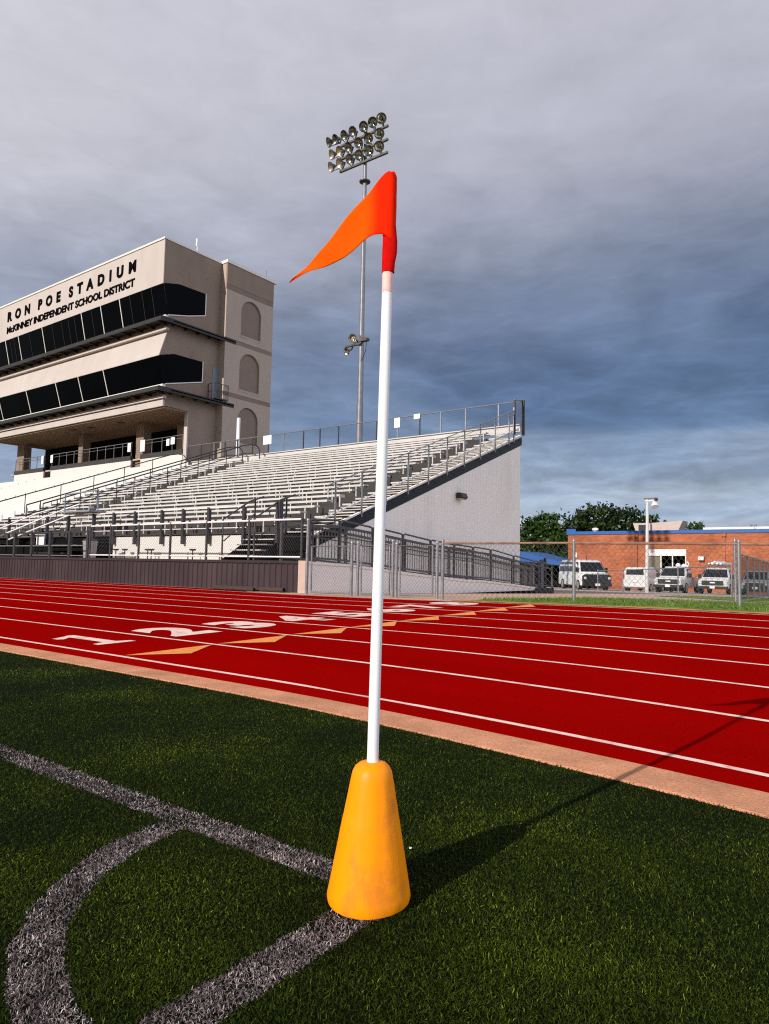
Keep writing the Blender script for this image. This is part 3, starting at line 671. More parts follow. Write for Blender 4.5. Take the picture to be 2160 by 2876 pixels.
    # aisle hand rails with rounded upper ends, and the single rail beside the reserved block
    for x, mt in ((-29.1,'rail_dark'),(-30.5,'rail_dark'),(-35.62,'rail_dark')):
        pts = []
        a0, a1 = 15.0, 26.0
        top = [(x,a0,zr(a0)+.40),(x,a0,zr(a0)+.92)]+[(x,a0+(a1-a0)*k/6,zr(a0+(a1-a0)*k/6)+.92) for k in range(1,7)]
        top += [(x,a1+.55,zr(a1)+1.04),(x,a1+.95,zr(a1)+1.02),(x,a1+1.12,zr(a1)+.84),(x,a1+1.12,zr(a1)+.25)]
        mb = MB().tube(top,.03,8)
        if x > -35: mb.tube([(x,a0,zr(a0)+.48),(x,a1,zr(a1)+.48),(x,a1+.5,zr(a1)+.56),(x,a1+.9,zr(a1)+.5)],.024,8)
        k = a0+.6
        while k < a1: mb.tube([(x,k,zr(k)-.44),(x,k,zr(k)+.92)],.022,6); k += 1.83
        mb.build('aisle_rail', M[mt], t, smooth=True)
    # front of the seating: white fascia and bolted guard posts
    MB().box(-23.4,-16.25,14.74,14.80,.9,1.72).build('front_fascia', M['white_wall'], t)
    MB().box(-78,-14.9,14.70,14.80,1.76,1.80).build('fascia_edge', M['riser'], t)
    x = -15.6; k=0
    gx_ = [-16.3,-17.95,-19.25,-20.4,-21.95,-23.27,-24.6,-26.4,-28.0,-31.2,-32.8,-34.4]
    for x in gx_:
        MB().box(x-.05,x+.05,14.60,14.70,1.45,2.62).build('front_guard_post', M['rail_dark'], t)
    MB().tube([(-34.5,14.65,2.60),(-16.2,14.65,2.60)],.02,6).tube([(-34.5,14.65,1.95),(-16.2,14.65,1.95)],.018,6).build('front_rail', M['rail_white'], t)
    MB().box(-40,-23.42,15.3,15.4,.9,2.0).build('shade_opening', M['black'], t)  # black panel in place of the shaded void under the seating
    # stairs from the walkway up to the end aisle, with hand rails
    for s in range(5): MB().box(-16.15,-14.85,13.75+.25*s,14.06+.25*s,.93+.165*(s+1)-.03,.93+.165*(s+1)).build('stair_tread', M['white'], t)
    for x in (-14.83,-16.22): MB().prism([(x,13.7,.93),(x,15.0,.93),(x,15.0,1.75)],(.05,0,0)).build('stair_side', M['understeel'], t)
    for x in (-16.15,-14.8):
        mb = MB().tube([(x,13.7,.93),(x,13.7,2.13),(x,14.7,2.74),(x,15.3,2.95)],.026,8).tube([(x,13.75,1.5),(x,14.95,2.4)],.018,6).tube([(x,14.95,1.4),(x,14.95,2.85)],.026,8)
        mb.build('stair_rail', M['rail_dark'], t, smooth=True)
    MB().box(-14.88,-14.70,14.58,14.72,.93,2.72).build('gate_pillar', M['rail_dark'], t)
    MB().box(-14.7,-13.32,14.6,14.68,.93,1.72).build('shade_end_panel', M['black'], t)  # black panel paints in the dark side of the first rows
    local(t); return t
grandstand()

# walkway in front, its ribbed plum wall, and the fence on it
kind(MB().box(-60,-13.3,13.02,14.74,.86,.93).build('walkway', M['paving']), 'structure')
w = thing('retaining_wall', 'long dark plum ribbed metal wall along the outer edge of the track', 'wall', (-25,13,.1))
mb = MB(); x = -60.; pr = []
while x < -12.36: pr += [(x,0),(x+.13,0),(x+.15,-.028),(x+.19,-.028)]; x += .21
for x, o in pr: mb.v += [(x,13.0+o,-.1),(x,13.0+o,.88)]
for i in range(len(pr)-1): mb.f.append((2*i,2*i+2,2*i+3,2*i+1))
mb.build('ribbed_sheet', M['purple'], w); MB().box(-60,-12.36,12.955,13.05,.87,.945).build('wall_cap', M['plum_cap'], w)
local(w)
def deckz(x,y): return .94
ft = fence('chain_link_fence', 'chain link fence with pale top rail on the walkway above the plum wall', [(-22.0,13.0),(-20.8,13.0),(-19.24,13.0),(-17.66,13.0),(-16.0,13.0),(-14.24,13.0),(-12.3,13.0)], 1.06, .10, zfun=deckz, rail='rail_white', post='rail_dark', rpost=.036, bottom_rail=True, pitch=.07, w=.005, postext=.0)
# darker gate bay at the left end of the walkway
g = thing('metal_gate', 'dark steel gate frame with rails at the left end of the walkway', 'gate', (-25,13,.94))
for x in (-22.15,-23.3,-24.6,-25.9,-27.2,-28.6,-30.2): MB().box(x-.06,x+.06,12.98,13.08,.94,1.86).build('post', M['rail_dark'], g)
MB().box(-33,-22.1,13.0,13.05,1.80,1.86).build('top_rail', M['rail_dark'], g)
MB().box(-33,-22.1,13.01,13.04,1.34,1.375).build('middle_rail', M['rail_grey'], g)
MB().box(-33,-22.1,13.01,13.04,1.0,1.03).build('lower_rail', M['rail_grey'], g)
mb = MB().tube([(-30.2,13.1,1.75),(-28.8,14.6,2.75),(-28.4,15.2,3.0)],.03,8).tube([(-28.6,13.1,1.75),(-27.2,14.6,2.75),(-26.6,15.2,3.1)],.03,8).tube([(-27.9,13.1,1.6),(-26.3,14.6,2.6)],.03,8)
mb.build('hand_rail', M['rail_white'], g, smooth=True); local(g)
mb = MB()
for i in range(5): mb.box(-27.6,-25.2,13.6+.25*i,13.9+.25*i,.93+.165*i,.96+.165*i)
st = thing('stairway', 'dark landing and steps behind the gate at the left of the walkway', 'stairs', (-26,14,.93))
mb.build('tread', M['riser'], st); MB().box(-27.7,-24.4,14.55,14.65,.93,1.7).build('shade_panel', M['black'], st)
MB().box(-26.0,-24.2,14.2,14.9,2.66,2.72).build('landing', M['door_grey'], st)
MB().tube([(-25.9,14.2,2.7),(-25.9,14.2,3.35),(-24.3,14.6,3.5),(-24.3,14.6,2.7)],.03,8).build('landing_rail', M['door_grey'], st); local(st)
def bin_(x,y,label):
    b = thing('trash_bin', label, 'trash bin', (x,y,.93))
    MB().lathe([(0,.19),(.02,.2),(.55,.24),(.56,.255),(.60,.255),(.60,.22)],20).build('barrel', M['grey_plastic'], b, smooth=True)
    MB().lathe([(.60,.25),(.66,.22),(.70,.12),(.70,.0)],20).build('lid', M['rail_dark'], b, smooth=True)
bin_(-23.0,13.6,'grey round trash bin behind the dark gate on the walkway')
o = MB().box(-26.0,-25.45,13.22,13.24,1.40,1.78).build('sign', M['sign']); tag(o,'white sign board hanging in the dark gate bay left on the walkway','sign')
def pedestal(x, lab, dbl=False):
    p = thing('pedestal', lab, 'pedestal', (x,14.45,.93), group='T-shaped pedestals along the walkway')
    xs_ = (-.1,.1) if dbl else (0,)
    mb = MB()
    for q in xs_: mb.tube([(q,0,.0),(q,0,.30)],.02,8).lathe([(0,.06),(.02,.05)],10,(q,0,0))
    mb.build('leg', M['rail_dark'], p); MB().prism([(-.12-.1*dbl,-.06,.36),(.12+.1*dbl,-.06,.36),(.05+.1*dbl,-.06,.30),(-.05-.1*dbl,-.06,.30)],(0,.12,0)).build('head', M['rail_dark'], p)
pedestal(-22.75,'slim black T-shaped pedestal on the walkway, leftmost of the four'); pedestal(-22.2,'slim black T-shaped pedestal on the walkway, second from the left')
pedestal(-20.75,'black two-legged T-shaped pedestal on the walkway below the white fascia', True); pedestal(-18.45,'slim black T-shaped pedestal on the walkway, the one nearest the stairs')
for (x0,x1,z0,z1,y,lab) in ((-20.05,-19.72,7.62,8.10,27.54,'upright white board on the back railing of the bleachers, right of the light mast'),(-18.9,-18.55,7.93,8.16,27.54,'small white board under the back rail, rightmost of the boards'),(-29.25,-28.6,7.6,8.10,27.54,'square white board on the back railing beside the stair tower')):
    o = MB().box(x0,x1,y-.02,y,z0,z1).build('sign_board', M['sign']); tag(o, lab, 'sign board')
o = MB().box(-31.72,-31.52,27.68,27.78,7.0,9.45).build('marker_post', M['sign']); tag(o,'tall white marker post standing before the lowest arch of the stair tower','post')

# ------------------------------------------------------------------ access ramp along the end of the stand
def ramp():
    t = thing('access_ramp', 'sloping access ramp with dark barred railings beside the ribbed end wall', 'ramp', (-12.1,13.0,.1))
    prof = [(13.05,.93),(14.7,.88),(15.7,.80),(18.0,.63),(20.7,.45),(22.2,.41),(24.5,.26),(26.35,.12)]
    rz = lambda y: np.interp(y,[p[0] for p in prof],[p[1] for p in prof])
    poly = [(y,z) for y,z in prof]+[(y,zt(-12.1,y)-.08) for y in (26.35,20,13.05)]
    MB().px(poly,-13.2,-12.1).build('ramp_wall', M['endwall'], t)
    mb = MB()
    for a,b in zip(prof,prof[1:]): mb.bar((-12.1,a[0],a[1]-.03),(-12.1,b[0],b[1]-.03),.06,.07)
    mb.build('kerb_cap', M['endwall'], t)
    MB().box(-12.36,-12.08,12.96,13.05,zt(-12,13)-.1,.95).build('corner_pier', M['path'], t)
    MB().box(-12.12,-12.06,13.05,26.3,-.12,.0).build('shade_base_gap', M['black'], t)
    ps = [(13.1,2.0),(14.28,2.04),(15.72,1.94),(17.2,1.82),(18.72,1.70),(20.17,1.61),(21.44,1.57),(22.72,1.52),(24.57,1.34),(26.4,1.18),(28.2,1.03)]
    rz2 = lambda y: rz(y) if y < 26.35 else .12-(y-26.35)*.05
    for X, pm in ((-12.14,'rail_mid'),(-13.12,'rail_mid')):
        for i,(y,z) in enumerate(ps):
            MB().bar((X,y,rz2(y)-.02),(X,y,z-.02),.07,.06).build('rail_post', M[pm], t)
        mb = MB(); 
        for (a,za),(b,zb_) in zip(ps,ps[1:]):
            mb.tube([(X,a+.03,za-.02),(X,a+.12,za-.0),(X,b-.10,zb_+.0),(X,b-.02,zb_-.03),(X,b-.02,zb_-.16)],.027,8)
        mb.build('hand_rail', M[pm], t, smooth=True)
        mb = MB()
        for (a,za),(b,zb_) in zip(ps,ps[1:]):
            mb.bar((X,a,za-.17),(X,b,zb_-.17),.05,.07); mb.bar((X,a,rz2(a)+.1),(X,b,rz2(b)+.1),.045,.05); mb.bar((X,a,za-.42),(X,b,zb_-.42),.03,.03)
        mb.build('panel_rail', M[pm], t)
        mb = MB(); y = 13.22
        while y < 26.3:
            z = np.interp(y,[p[0] for p in ps],[p[1] for p in ps]); mb.bar((X,y,rz2(y)+.1),(X,y,z-.17),.016,.016); y += .125
        if X > -13: mb.build('baluster_bars', M[pm], t)
    MB().box(-13.2,-12.1,26.4,28.3,zt(-12.5,27)-.05,.06).build('ramp_foot', M['understeel'], t)
    local(t)
ramp()
# lane-side fence: post, gate leaves, and the run along the verge
def gate_leaf(name, label, a, b, top, parent=None):
    t = thing(name, label, 'gate', (a[0],a[1],zt(*a)), group='chain link gate leaves beside the ramp')
    za, zb_ = zt(*a), zt(*b)
    MB().tube([(a[0],a[1],za+.06),(a[0],a[1],za+top),(b[0],b[1],zb_+top),(b[0],b[1],zb_+.06),(a[0],a[1],za+.06)],.022,8).build('gate_frame', M['rail_grey'], t, smooth=True)
    mb = MB(); link_mesh(mb,(a[0],a[1],0),(b[0],b[1],0),za+.06,za+top,zb_+.06,zb_+top,.06,.0045); mb.build('wire_mesh', M['wire'], t, recalc=False)
    mid=((a[0]+b[0])/2,(a[1]+b[1])/2); local(t)
gate_leaf('chain_link_gate','narrow chain link gate leaf nearest the plum wall',(-11.55,12.57),(-10.42,12.68),1.16)
gate_leaf('chain_link_gate','chain link gate leaf half hidden behind the white stake',(-10.14,12.72),(-9.42,12.85),1.16)
gate_leaf('chain_link_gate','chain link gate leaf right of the white stake, below the ramp railing',(-9.10,12.80),(-8.36,13.0),1.15)
gp = [(-11.68,12.55,1.80),(-10.40,12.69,1.24),(-10.23,12.71,1.24),(-9.36,12.89,1.27),(-9.19,12.79,1.20),(-8.28,13.05,1.22)]
labs = ['tall galvanised gate post at the end of the plum wall','left post of the slim pair between the first two gate leaves','right post of the slim pair between the first two gate leaves','slim gate post just right of the white stake','rusty gate post carrying the third gate leaf','gate post on the left of the pair where the verge fence starts']
for (x,y,h),lb in zip(gp,labs):
    z = zt(x,y); o = MB().tube([(x,y,z-.05),(x,y,z+h)],.036,10).lathe([(0,.042),(.03,.042),(.055,.02)],10,(x,y,z+h-.01)).tube([(x,y,z+h*.75),(x+.05,y-.05,z+h*.75)],.02,6).lathe([(0,.045),(.03,.045)],10,(x,y,z+h*.55)).build('gate_post', M['rail_grey'], None, smooth=True); tag(o, lb, 'gate post', 'gate posts beside the ramp')
VF = [(-7.91,12.68),(-5.42,13.67),(-2.57,14.62),(.4,15.5),(3.4,16.3)]
fence('chain_link_fence', 'low chain link fence with rusty top rail along the grass verge', VF, 1.19, .05, rail='rust', pitch=.085, w=.0048, rpost=.034)
# second fence far behind and the screen beside it
fence('chain_link_fence', 'thin distant chain link fence in front of the parked vehicles', [(-17.5,48.5),(-14.6,44.9),(-9.6,38.3),(-6.35,34.4)], 1.40, .05, rpost=.035, pitch=.16, w=.006)
z_=zt(-3.86,21.4); o = MB().tube([(-3.86,21.4,z_-.1),(-3.86,21.4,1.74)],.038,12).lathe([(0,.045),(.04,.045),(.08,.02)],12,(-3.86,21.4,1.72)).build('fence_post', M['rail_grey'], None, smooth=True)
tag(o,'thick pale fence post on the lawn behind the rightmost verge fence post','post')
s = thing('screen_fence', 'fence hung with a dark windscreen cloth at the right edge', 'fence', (-3.8,21.6,z_))
MB().quad((-3.8,21.6,zt(-3.8,21.6)+.05),(-5.45,39,zt(-5,39)+.05),(-5.45,39,1.33),(-3.8,21.6,1.33)).build('windscreen', M['screen'], s)
for k in range(7):
    f=k/6; x,y=-3.8-1.65*f,21.6+17.4*f; MB().tube([(x,y,zt(x,y)),(x,y,1.40)],.03,8).build('post', M['rail_grey'], s)
MB().tube([(-3.8,21.6,1.37),(-5.45,39,1.37)],.026,8).build('top_rail', M['rail_grey'], s); local(s)
fence('chain_link_fence', 'dark fence with posts beyond the foot of the ramp', [(-12.9,29.2),(-14.0,31.2),(-15.2,33.6),(-16.0,35.8),(-17.6,36.2)], 1.45, .05, rpost=.06, post='rail_dark', rail='rail_dark', pitch=.10, w=.014)
# rolled mats lying at the foot of the plum wall
def roll(a, b, r, lab):
    o = MB().tube([a,b],r,20).build('rolled_mat', M['roll'], None, smooth=True)
    d=(Vector(b)-Vector(a)).normalized(); c=MB().tube([Vector(b)-d*.01,Vector(b)+d*.004],r*.62,16).build('shade_roll_core', M['black'], o); tag(o, lab, 'rolled mat', 'rolled mats at the foot of the plum wall')
roll((-15.3,12.78,.19),(-12.62,12.74,.205),.062,'brown rolled mat lying against the plum wall, the longer one behind')
roll((-15.1,12.57,.185),(-13.5,12.55,.19),.05,'thin brown roll lying on the edge of the track before the plum wall')

# ------------------------------------------------------------------ press box
TX0, TX1 = -59.5, -36.4
def press_box():
    t = thing('press_box', 'cream three-storey stadium press box with dark window bands and black lettering', 'press box', (-48,28,0))
    YB = 34.0
    prof = [(25.48,20.86),(25.48,18.06),(25.91,16.10),(25.91,15.10),(25.40,13.50),(25.91,11.74),(25.91,10.43),(27.75,10.40)]
    # front skin and solid body
    body = prof + [(YB,10.40),(YB,20.86)]
    wall = MB().px(body, TX0, TX1-.012).build('wall', M['cream'], t)
    # side skin with its shade painted into the colour: same outline, a little proud
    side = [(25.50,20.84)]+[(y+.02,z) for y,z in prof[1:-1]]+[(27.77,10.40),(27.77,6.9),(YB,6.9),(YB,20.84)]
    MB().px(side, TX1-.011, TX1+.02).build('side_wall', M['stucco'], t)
    MB().box(TX0-.05,TX1+.06,25.42,25.60,20.86,20.98).box(TX1-.10,TX1+.06,25.60,30.0,20.86,20.98).build('coping', M['frame_white'], t)
    MB().box(TX0,TX1-.1,25.6,YB,20.80,20.87).build('roof', M['riser'], t)
    # window bands: front glass and the side returns
    def slab(mb, a, b, th, x0, x1):                    # slanted slab along X from profile point a to b
        d = Vector((0,b[0]-a[0],b[1]-a[1])).normalized(); nrm = Vector((0,d.z,-d.y)); 
        if nrm.y > 0: nrm = -nrm
        p = [Vector((x0,*a)),Vector((x0,*b)),Vector((x0,*b))+nrm*th,Vector((x0,*a))+nrm*th]; mb.prism(p,(x1-x0,0,0))
    g = MB(); slab(g,(25.48,18.02),(25.90,16.14),.03,TX0+.05,TX1+.03); g.build('window_band', M['glass'], t)
    g = MB(); slab(g,(25.41,13.46),(25.90,11.80),.03,TX0+.05,TX1+.03); g.build('window_band', M['glass'], t)
    MB().prism([(TX1+.022,*p) for p in ((25.52,18.04),(26.62,18.33),(28.73,18.38),(28.73,16.92),(27.4,16.50),(25.92,16.13))],(.02,0,0)).build('side_window', M['glass'], t)
    MB().prism([(TX1+.022,*p) for p in ((25.42,13.48),(26.48,13.80),(28.69,13.84),(28.69,12.50),(25.92,11.79))],(.02,0,0)).build('side_window', M['glass'], t)
    mb = MB()
    for a,b in (((28.73,18.38),(28.73,16.92)),((28.73,16.92),(27.4,16.50)),((27.4,16.50),(25.92,16.13)),((28.69,13.84),(28.69,12.50)),((28.69,12.50),(25.92,11.79))):
        mb.bar((TX1+.035,*a),(TX1+.035,*b),.06,.06,(1,0,0))
    mb.build('side_window_frame', M['frame_white'], t)
    for x in (-58.6,-56.6,-54.54,-50.97,-45.64,-43.24,-41.04):
        m = MB(); slab(m,(25.46,18.02),(25.88,16.14),.05,x-.03,x+.03); m.build('mullion', M['frame_white'], t)
    for x in (-57.0,-52.66,-48.45,-45.49,-42.42):
        m = MB(); slab(m,(25.39,13.46),(25.88,11.80),.05,x-.03,x+.03); m.build('mullion', M['frame_white'], t)
    mb = MB()                                            # thin dark joints inside the long panes
    for x in (-55.9,-55.3,-52.9,-49.6,-48.3,-47.4,-46.6,-44.4,-39.9,-38.6,-37.6): slab(mb,(25.465,18.02),(25.885,16.14),.036,x-.015,x+.015)
    mb.build('pane_joint', M['canopy'], t)
    # sills, cornices, slatted canopies
    for zs, zc, zl in ((16.10,15.62,15.22),(11.74,11.30,10.95)):
        MB().box(TX0-.02,TX1+.03,25.72,25.93,zs-.30,zs+.015).build('sill', M['frame_white'], t)
        MB().box(TX0-.02,TX1+.22,25.66,25.90,zl-.10,zl+.05).build('cornice', M['cream'], t)
        m = MB().box(TX0-.4,TX1+.56,25.10,25.90,zc+.052,zc+.075); y = 25.14
        while y < 25.86: m.box(TX0-.4,TX1+.55,y,y+.075,zc-.02,zc+.05); y += .125
        m.box(TX0-.4,TX1+.6,25.06,25.14,zc-.10,zc+.13)
        x = TX0
        while x < TX1: m.box(x,x+.08,25.12,25.92,zc-.14,zc-.03); x += 1.28
        m.build('canopy', M['canopy'], t)
        m = MB().box(TX1+.022,TX1+.56,25.92,30.9,zc+.052,zc+.075); x = TX1+.05
        while x < TX1+.56: m.box(x,x+.07,25.92,30.9,zc-.02,zc+.05); x += .125
        m.box(TX1+.55,TX1+.62,25.06,30.92,zc-.14,zc+.13)
        y = 26.2
        while y < 30.9: m.box(TX1,TX1+.58,y,y+.08,zc-.13,zc-.03); y += .95
        m.build('side_canopy', M['canopy'], t)
    MB().box(TX0-.03,TX1+.025,25.80,25.93,10.40,10.80).build('floor_edge', M['cream'], t)
    # lettering
    def letters(body, x0, x1, z0, z1, bold, gap):
        me, a = text_mesh(body, bold, .02); mn, mxx = a.min(0), a.max(0)
        u = (a[:,0]-mn[0])/(mxx[0]-mn[0]); v = (a[:,1]-mn[1])/(mxx[1]-mn[1])
        set_co(me, np.stack([x0+u*(x1-x0), 25.47-a[:,2]*1.5, z0+v*(z1-z0)],1))
        bm = bmesh.new(); bm.from_mesh(me); bmesh.ops.remove_doubles(bm, verts=bm.verts, dist=1e-5); bm.verts.ensure_lookup_table(); seen = set()
        for v0 in bm.verts:                                # one part per letter
            if v0.index in seen: continue
            isl, stack = [], [v0]; seen.add(v0.index)
            while stack:
                q = stack.pop(); isl.append(q)
                for e in q.link_edges:
                    w = e.other_vert(q)
                    if w.index not in seen: seen.add(w.index); stack.append(w)
            ids = {q.index:i for i,q in enumerate(isl)}; fs = {f for q in isl for f in q.link_faces}
            m2 = MB(); m2.v = [tuple(q.co) for q in isl]; m2.f = [tuple(ids[q.index] for q in f.verts) for f in fs]; m2.build('letter', M['letter'], t)
        bm.free(); bpy.data.meshes.remove(me)
    letters('R  O  N    P  O  E    S  T  A  D  I  U  M', -56.5,-39.36,19.47,20.28,.05,0)
    letters('McKINNEY INDEPENDENT SCHOOL DISTRICT', -56.5,-39.42,18.52,19.06,.034,0)
    # open storey: soffit, columns, parapet, glass railing
    MB().box(TX0+.05,TX1-.02,25.95,33.9,10.30,10.395).build('soffit', M['soffit'], t)
    MB().box(TX0,TX1-.05,30.6,30.7,7.2,10.3).build('shade_back_wall', M['black'], t)
    MB().box(TX0,TX1-.05,27.8,30.6,7.7,7.8).build('concourse_floor', M['asphalt'], t)
    m = MB().box(-43.2,-42.6,27.0,27.3,10.27,10.295).box(-46.7,-46.1,26.9,27.2,10.27,10.295).box(-48.6,-48.0,26.7,27.0,10.27,10.295); m.build('soffit_vent', M['canopy'], t)
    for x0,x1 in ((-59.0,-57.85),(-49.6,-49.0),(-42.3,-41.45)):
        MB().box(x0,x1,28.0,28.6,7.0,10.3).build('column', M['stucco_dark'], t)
    MB().box(-36.72,TX1-.012,27.70,28.4,7.0,10.36).build('corner_pier', M['cream'], t)
    for x0,x1 in ((-58.58,-53.9),(-52.83,-42.3),(-41.19,-36.73)):
        MB().box(x0,x1,27.66,27.80,6.7,7.72).build('parapet', M['white_wall'], t)
        MB().box(x0,x1,27.62,27.82,7.72,8.02).build('parapet_cap', M['riser'], t)
        m = MB(); n = max(2,int((x1-x0)/1.05)); 
        for k in range(n+1):
            x = x0+.06+(x1-x0-.12)*k/n; m.box(x-.02,x+.02,27.70,27.74,8.02,8.95)
        m.tube([(x0,27.72,8.95),(x1,27.72,8.95)],.025,8).tube([(x0,27.72,8.74),(x1,27.72,8.74)],.016,8); m.build('balcony_rail', M['rail_grey'], t)
    for x0,x1,z0,z1 in ((-54.2,-53.9,8.3,8.95),(-52.83,-52.5,8.3,8.9),(-42.65,-42.3,8.3,8.9),(-41.19,-40.7,8.2,8.98),(-38.35,-38.05,8.35,8.8),(-37.9,-37.5,8.4,8.85)):
        MB().box(x0,x1,27.60,27.64,z0,z1).build('notice_panel', M['sign'], t)
    # side door with its small balcony
    MB().box(TX1+.021,TX1+.05,29.5,30.36,11.62,13.75).build('door', M['door_grey'], t)
    b = MB().box(TX1+.02,TX1+.75,29.2,30.3,11.48,11.56).build('balcony', M['rail_dark'], t)
    m = MB()
    for x,y in ((TX1+.08,29.2),(TX1+.72,29.2),(TX1+.72,29.75),(TX1+.72,30.3),(TX1+.4,29.2),(TX1+.4,30.3)): m.box(x-.02,x+.02,y-.02,y+.02,11.5,12.5)
    for z in (12.5,12.0): m.tube([(TX1+.04,29.2,z),(TX1+.72,29.2,z),(TX1+.72,30.3,z),(TX1+.04,30.3,z)],.022,6)
    m.build('balcony_rail', M['rail_dark'], b)
    MB().tube([(-36.9,28.3,20.9),(-36.9,28.3,22.1)],.03,8).box(-36.98,-36.86,28.24,28.36,21.6,22.1).build('antenna', M['sign'], t)
    # stair tower with blind arches
    SX0, SX1, SY0, SY1 = -40.5, -35.8, 29.98, 34.24
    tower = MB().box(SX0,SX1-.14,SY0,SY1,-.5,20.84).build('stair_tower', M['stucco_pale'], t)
    zb = [-.5, 11.85, 15.50, 19.05, 20.84]; arches = [(8.8,11.41),(12.42,15.13),(16.15,18.82)]
    ya, yb = 31.3, 33.1; r = (yb-ya)/2; yc=(ya+yb)/2; bands = [(11.85,12.15),(15.50,15.80),(19.05,19.42)]
    segs = [(-.5,11.85,arches[0]),(12.15,15.50,arches[1]),(15.80,19.05,arches[2])]
    for z0,z1,(za,zt_) in segs:
        m = MB(); zsp = zt_-r
        def slab(yz): m.prism([(SX1-.139,y,z) for y,z in yz],(.139,0,0))
        slab([(SY0,z0),(ya,z0),(ya,z1),(SY0,z1)]); slab([(yb,z0),(SY1,z0),(SY1,z1),(yb,z1)]); slab([(ya,z0),(yb,z0),(yb,za),(ya,za)])
        n = 14; arc = [(yc-r*math.cos(math.pi*k/n), zsp+r*math.sin(math.pi*k/n)) for k in range(n+1)]
        for p,q in zip(arc,arc[1:]): slab([p,q,(q[0],z1),(p[0],z1)])
        m.build('arched_face', M['stucco_pale'], tower)
        MB().box(SX1-.13,SX1-.118,ya-.02,yb+.02,za-.02,zt_+.02).build('arch_panel', M['stucco_dark'], tower)
        MB().box(SX1-.12,SX1+.02,ya-.02,yb+.02,za-.02,za+.12).build('arch_sill', M['stucco_pale'], tower)
    for z0,z1 in bands:
        MB().box(SX1-.139,SX1-.02,SY0,SY1,z0+.0,z1).build('band', M['stucco_dark'], tower)
    MB().box(SX1-.139,SX1,SY0,SY1,19.42,20.84).build('parapet_face', M['stucco'], tower)
    MB().box(SX0,SX1+.06,SY0-.06,SY1+.22,20.84,21.04).build('tower_cap', M['frame_white'], tower)
    MB().tube([(SX1-.3,SY1-.5,21.0),(SX1-.3,SY1-.5,21.7)],.02,6).build('lightning_rod', M['rail_grey'], tower)
    local(t); local(tower)
press_box()

# ------------------------------------------------------------------ floodlight mast
def mast():
    X, Y = -25.05, 31.0
    t = thing('floodlight_mast', 'tall grey steel mast with three rows of round stadium floodlights behind the bleachers', 'floodlight mast', (X,Y,-.3))
    MB().tube([(X,Y,-.4),(X,Y,10.2)],.21,16,.185).build('lower_pole', M['mast'], t, smooth=True)
    MB().tube([(X,Y,10.2),(X,Y,18),(X,Y,26.5)],.165,16,.10).build('upper_pole', M['mast'], t, smooth=True)
    MB().lathe([(0,.17),(.0,.33),(.06,.33),(.06,.17)],20,(X,Y,23.40)).build('collar', M['lamp_body'], t)
    def lamp(p, aim, r, m, bracket):
        aim = Vector(aim).normalized(); p = Vector(p)
        back = p - aim*r*1.25
        h = MB().lathe([(0,.06),(.10,r*.42),(.22,r*.62),(r*.95,r*.93),(r*1.2,r*1.02),(r*1.24,r*1.04),(r*1.24,r*.97)],20,back,aim,caps=False).build('floodlight', M['lamp_body'], t, smooth=True)
        MB().lathe([(-.02,r*.97),(-.10,r*.75),(-.16,r*.4),(-.18,r*.16),(-.02,r*.12),(-.01,.001)],20,p,aim,caps=False).build('lens', m, h, smooth=True)
        MB().tube([back,back-aim*.12,bracket],.045,6).tube([p+Vector((0,0,-r*1.0)),bracket],.02,5).build('bracket', M['lamp_body'], h)
    rows = [(26.12,26.54,(-27.75,-27.22,-26.53,-25.86,-25.02,-24.34,-23.70),-27.9),(25.30,25.67,(-27.48,-26.88,-26.17,-25.38,-24.63,-23.83),-27.6),(24.52,24.90,(-27.53,-26.85,-26.04,-25.32,-24.57,-23.83),-27.6)]
    for zb, zl, xs, xl in rows:
        xs = [q+.13 for q in xs]
        MB().box(-26.85,-23.27,Y-.26,Y-.12,zb-.05,zb+.07).build('crossarm', M['lamp_body'], t)
        for i,x in enumerate(xs):
            u = (x+27.7)/4.2; ang = rad(-36+64*u)                 # aim swings from along the track to out over the field
            aim = (math.sin(ang), -math.cos(ang), -.50)
            m = M['lens_bright'] if (i in (0,1) and zb < 26) else M['lens']
            lamp((x,Y-.45,zl), aim, .295, m, (max(x,-26.9) if x > -27.3 else -26.9,Y-.19,zb if x > -27 else zb+.25))
    # the pair of lamps half way up
    lamp((X-.30,Y-.45,13.92),(.35,-1,-.35),.25,M['lens_bright'],(X-.1,Y-.15,13.7))
    lamp((X-.85,Y-.35,13.25),(-.35,-.8,-.45),.23,M['lens_bright'],(X-.5,Y-.15,13.6))
    MB().box(X-1.0,X+.1,Y-.28,Y-.12,13.55,13.66).build('side_arm', M['lamp_body'], t)
    MB().prism([(X+.05,Y-.3,14.1),(X+.62,Y-.3,13.85),(X+.58,Y-.3,13.70),(X+.05,Y-.3,13.72)],(0,.3,0)).build('ballast_box', M['lamp_body'], t)
    MB().tube([(X+.55,Y-.2,13.75),(X+.5,Y-.2,13.2),(X+.35,Y-.2,12.8),(X+.15,Y-.2,12.55)],.018,6).build('cable', M['canopy'], t)
    local(t)
mast()

